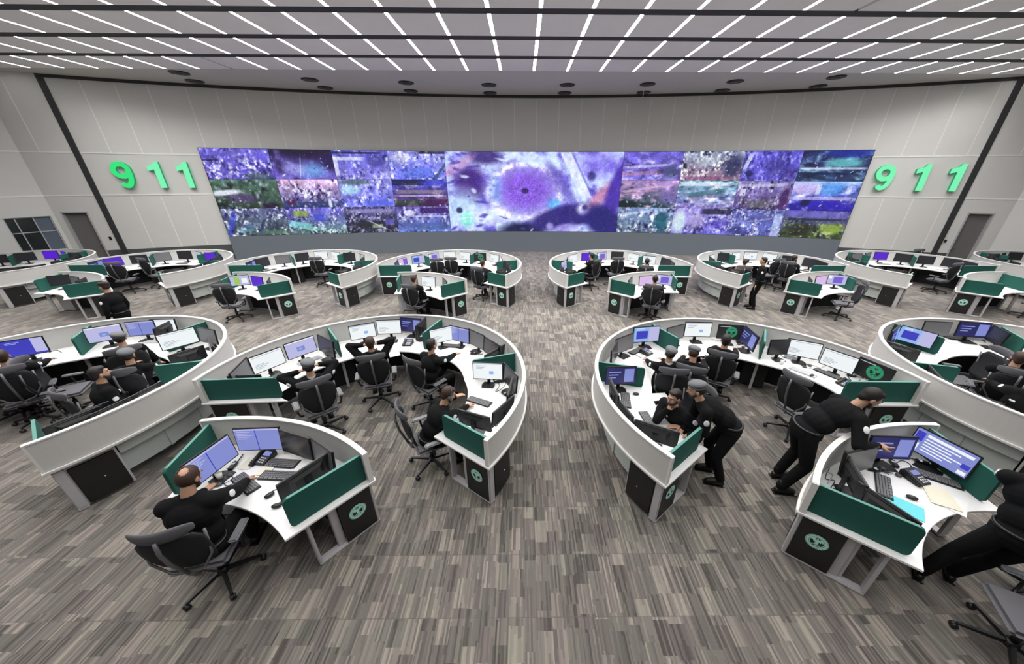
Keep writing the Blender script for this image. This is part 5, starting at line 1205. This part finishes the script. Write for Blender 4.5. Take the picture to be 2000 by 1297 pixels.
seatedc('dark-haired person in black reaching across the desk, left-centre front ring', 'black office chair under the reaching operator, left-centre front ring', (843, 674), 1.24, (900, 672), lean=18, hands=((862, 700, .80), (908, 684, .80)), beard=False)
seatedc('hunched person with a headset by the right end of the left-centre front ring', 'black office chair at the right end of the left-centre front ring', (869, 770), 1.12, (945, 772), lean=30, hands=((890, 775, .80), (915, 792, .80)), headset=True, hair=HAIRB, head=(25, 0, 0))
# right centre ring
seatedc('person in a grey beret, back turned, upper left of the right-centre front ring', 'black office chair under the back-turned beret, right-centre front ring', (1287, 686), 1.28, (1262, 640), lean=8, cap_=BERET, hands=((1258, 700, .80), (1270, 690, .80)), beard=False, shirt=True)
seatedc('person in a grey beret, head tilted, second from left at the right-centre front ring', 'black office chair under the leaning beret, right-centre front ring', (1357, 690), 1.24, (1366, 632), lean=6, cap_=BERET, hair=HAIRB, hands=((1345, 680, .80), (1372, 680, .80)), beard=False, head=(15, 25, 0))
seatedc('dark-haired person in black seated before the green crest screen, right-centre front ring', 'black office chair before the green crest screen, right-centre front ring', (1418, 665), 1.26, (1424, 630), lean=8, hands=((1405, 672, .80), (1438, 668, .80)), beard=False)
seatedc('bearded person resting chin on hand, seated at the left arm of the right-centre front ring', 'black office chair under the chin-resting operator, right-centre front ring', (1318, 775), 1.14, (1245, 830), lean=28, hands=((1330, 835, .80), (1307, 792, 1.03)), head=(6, 0, 0), lh=(None, tuple(headlocal(.49, 28)+Vector((.02, .06, -.19)))), pr_=(.6, .1, -1), curl=(.4, 1.2), vox=.007)
def standing(label, hip_px, hzz, tgt, lean, hands=(None, None), hz=.92, tz=1.0, s=1.08, loc=None, yaw=None, lh=(None, None), **kw):
    if loc is None: h = at(*hip_px, hzz); T_ = at(*tgt, tz); yaw = face_yaw(h, T_); loc = (h.x, h.y)
    l = [None, None]
    for i in (0, 1):
        if hands[i] is not None: g_ = hands[i]; l[i] = loc2(loc, yaw, at(*g_[:2], g_[2]), s)
    l = [lh[0] or l[0], lh[1] or l[1]]
    return person(label, loc, yaw, hz=hz, lean=lean, hl=l[0], hr=l[1], s=s, **kw)
standing('standing person in a grey beret bent over the near end of a ring desk', (1426, 838), .95, (1300, 812), 58, ((1345, 850, .80), (1333, 838, .80)), cap_=BERET, beard=True, head=(10, 0, 0), vox=.007, fl=(-.12, -.02, .09), fr=(.12, .06, .09))
standing('standing bearded person bent over and pointing at a screen, near-right arc desk', None, 0, None, 50, ((1722, 812, 1.28), (1716, 871, 1.17)), loc=(3.85, 3.60), yaw=face_yaw((3.85, 3.60), (4.6, 3.50)), beard=True, head=(30, -14, 0), lh=(tuple(headlocal(.92, 50)+Vector((-.05, .07, -.15))), None), point=(False, True), curl=(.9, .45), vox=.0065, s=1.15, pl=(-.3, .2, -1), pr_=(.5, -.1, -.6), fl=(-.14, .02, .09), fr=(.12, -.08, .09), shirt=True)
standing('person in black at the right edge resting a hand on the green screen', (1985, 1060), .93, (1940, 900), 30, ((1971, 922, 1.17), None), beard=False, vox=.0065, fl=(-.34, -.06, .09), fr=(-.10, .16, .09), curl=(1.0, .5))
chair((5.62, 2.12), rad(20), 'black office chair at the right edge behind the standing person'); chair((4.72, 1.66), rad(60), 'empty office chair with a grey seat in the bottom right corner')
# far right ring
seatedc('person with a hand on his face at the right edge, far-right front ring', 'black office chair at the right edge, far-right front ring', (1990, 700), 1.25, (1920, 650), lean=10, hands=((1988, 712, 1.14), (1955, 700, .80)), pl=(-.5, .1, -1), curl=(1, .5), hair=HAIRB)
seatedc('person in black stretching an arm out at the right edge, far-right front ring', 'black office chair under the outstretched operator, far-right front ring', (2008, 752), 1.2, (1900, 790), lean=12, hands=((1940, 790, .80), (1905, 730, .82)), hair=HAIRB)
chair(q(1872, 745, .48), rad(70), 'empty black office chair in the middle of the far-right front ring')
# far left ring
seatedc('person in a grey beret, back turned, at the top of the far-left front ring', 'black office chair under the back-turned beret, far-left front ring', (233, 661), 1.25, (243, 630), lean=6, cap_=BERET, beard=False)
seatedc('bearded person in a grey beret facing right, far-left front ring', 'grey-topped office chair under the bearded beret, far-left front ring', (271, 692), 1.24, (350, 665), lean=8, cap_=BERET, hands=((300, 690, .80), (318, 706, .80)))
seatedc('bareheaded bearded person facing right, middle of the far-left front ring', 'black office chair under the bareheaded bearded person, far-left front ring', (214, 731), 1.22, (280, 745), lean=12, hands=((248, 752, .80), (245, 768, .80)), hair=HAIR)
seatedc('person cut by the left edge before the blue screen, far-left front ring', 'black office chair at the left edge, far-left front ring', (3, 697), 1.24, (60, 660), lean=10, hands=((60, 690, .80), (128, 690, .80)), hair=HAIRB, beard=False)
chair(q(135, 765, .48), rad(-60), 'empty grey-topped office chair in the far-left front ring'); chair(q(20, 770, .48), rad(20), 'empty black office chair at the left edge inside the far-left front ring')
chair(q(1556, 800, .48), rad(-75), 'empty black office chair turned sideways inside the right-centre front ring')
# back row
FAR = dict(near=False)
standing('standing person in a dark beret walking behind the far-left front ring', (233, 603), .95, (120, 560), 4, cap_=BERETD, beard=False, hl=None, **FAR) if False else person('standing person in a dark beret walking behind the far-left front ring', at(209, 561, 1.66).xy, rad(95), hz=.94, lean=4, cap_=BERETD, beard=False, near=False)
seatedc('person in black seated sideways at the fourth back-row arc desk', 'black office chair at the fourth back-row arc desk', (816, 542), 1.25, (860, 535), lean=4, hair=HAIRB, beard=False, **FAR)
seatedc('brown-haired person leaning in at the right arm of the fourth back-row ring', 'black office chair at the right arm of the fourth back-row ring', (943, 514), 1.22, (985, 512), lean=14, hair=HAIRB, beard=False, uni=UNIG, **FAR)
seatedc('person in black seated at the left arm of the fifth back-row ring', 'black office chair at the left arm of the fifth back-row ring', (1155, 500), 1.25, (1110, 505), lean=4, beard=False, **FAR)
seatedc('dark-haired person seated at the top of the fifth back-row ring', 'black office chair at the top right of the fifth back-row ring', (1264, 511), 1.22, (1268, 495), lean=6, beard=False, **FAR)
seatedc('broad person in charcoal, back turned, at the fifth back-row arc desk', 'black office chair at the fifth back-row arc desk', (1272, 543), 1.24, (1296, 520), lean=8, beard=False, uni=UNIG, **FAR)
person('standing person in black seen from behind in the sixth back-row ring', at(1469, 600, .05).xy, rad(60), hz=.94, lean=5, beard=False, near=False)
seatedc('person in brown patterned cloth seated in the sixth back-row ring', 'black office chair in the sixth back-row ring beside the standing person', (1455, 512), 1.22, (1440, 495), lean=6, hair=HAIRB, beard=False, uni=CAMO, patch=False, **FAR)
seatedc('dark-haired person seated facing right in the sixth back-row ring', 'black office chair under the right-facing person, sixth back-row ring', (1551, 505), 1.24, (1600, 500), lean=10, beard=False, **FAR)
for (x, y), yw, lb in [((226, 545), 20, 'empty black office chair at the left of the second back-row ring'), ((322, 528), -15, 'empty black office chair at the top of the second back-row ring'), ((634, 534), 5, 'empty black office chair in the third back-row ring'),
  ((487, 585), 20, 'empty black office chair at the third back-row arc desk'), ((889, 530), -5, 'empty black office chair at the top right of the fourth back-row ring'), ((838, 528), 10, 'empty black office chair at the top left of the fourth back-row ring'), ((1198, 532), 0, 'empty black office chair at the top of the fifth back-row ring'),
  ((1500, 528), 0, 'empty grey-topped office chair at the top of the sixth back-row ring'), ((1634, 590), 62, 'empty black office chair standing clear at the sixth back-row arc desk'), ((1856, 545), 10, 'empty black office chair in the seventh back-row ring'),
  ((1768, 516), 0, 'empty black office chair at the left of the seventh back-row ring'), ((1992, 585), 30, 'empty black office chair at the eighth back-row arc desk'), ((60, 512), -20, 'empty black office chair in the first back-row ring')]:
    chair(q(x, y, .48), rad(yw), lb, 1.2)
sc = bpy.context.scene
sc.view_settings.view_transform = 'Standard'; sc.view_settings.look = 'None'; sc.view_settings.exposure = 0; sc.view_settings.gamma = 1; sc.view_settings.use_curve_mapping = False
w = bpy.data.worlds.new('world'); sc.world = w; w.use_nodes = True; w.node_tree.nodes['Background'].inputs[0].default_value = (.5, .5, .52, 1); w.node_tree.nodes['Background'].inputs[1].default_value = .06
print('OBJECTS', len(bpy.data.objects))
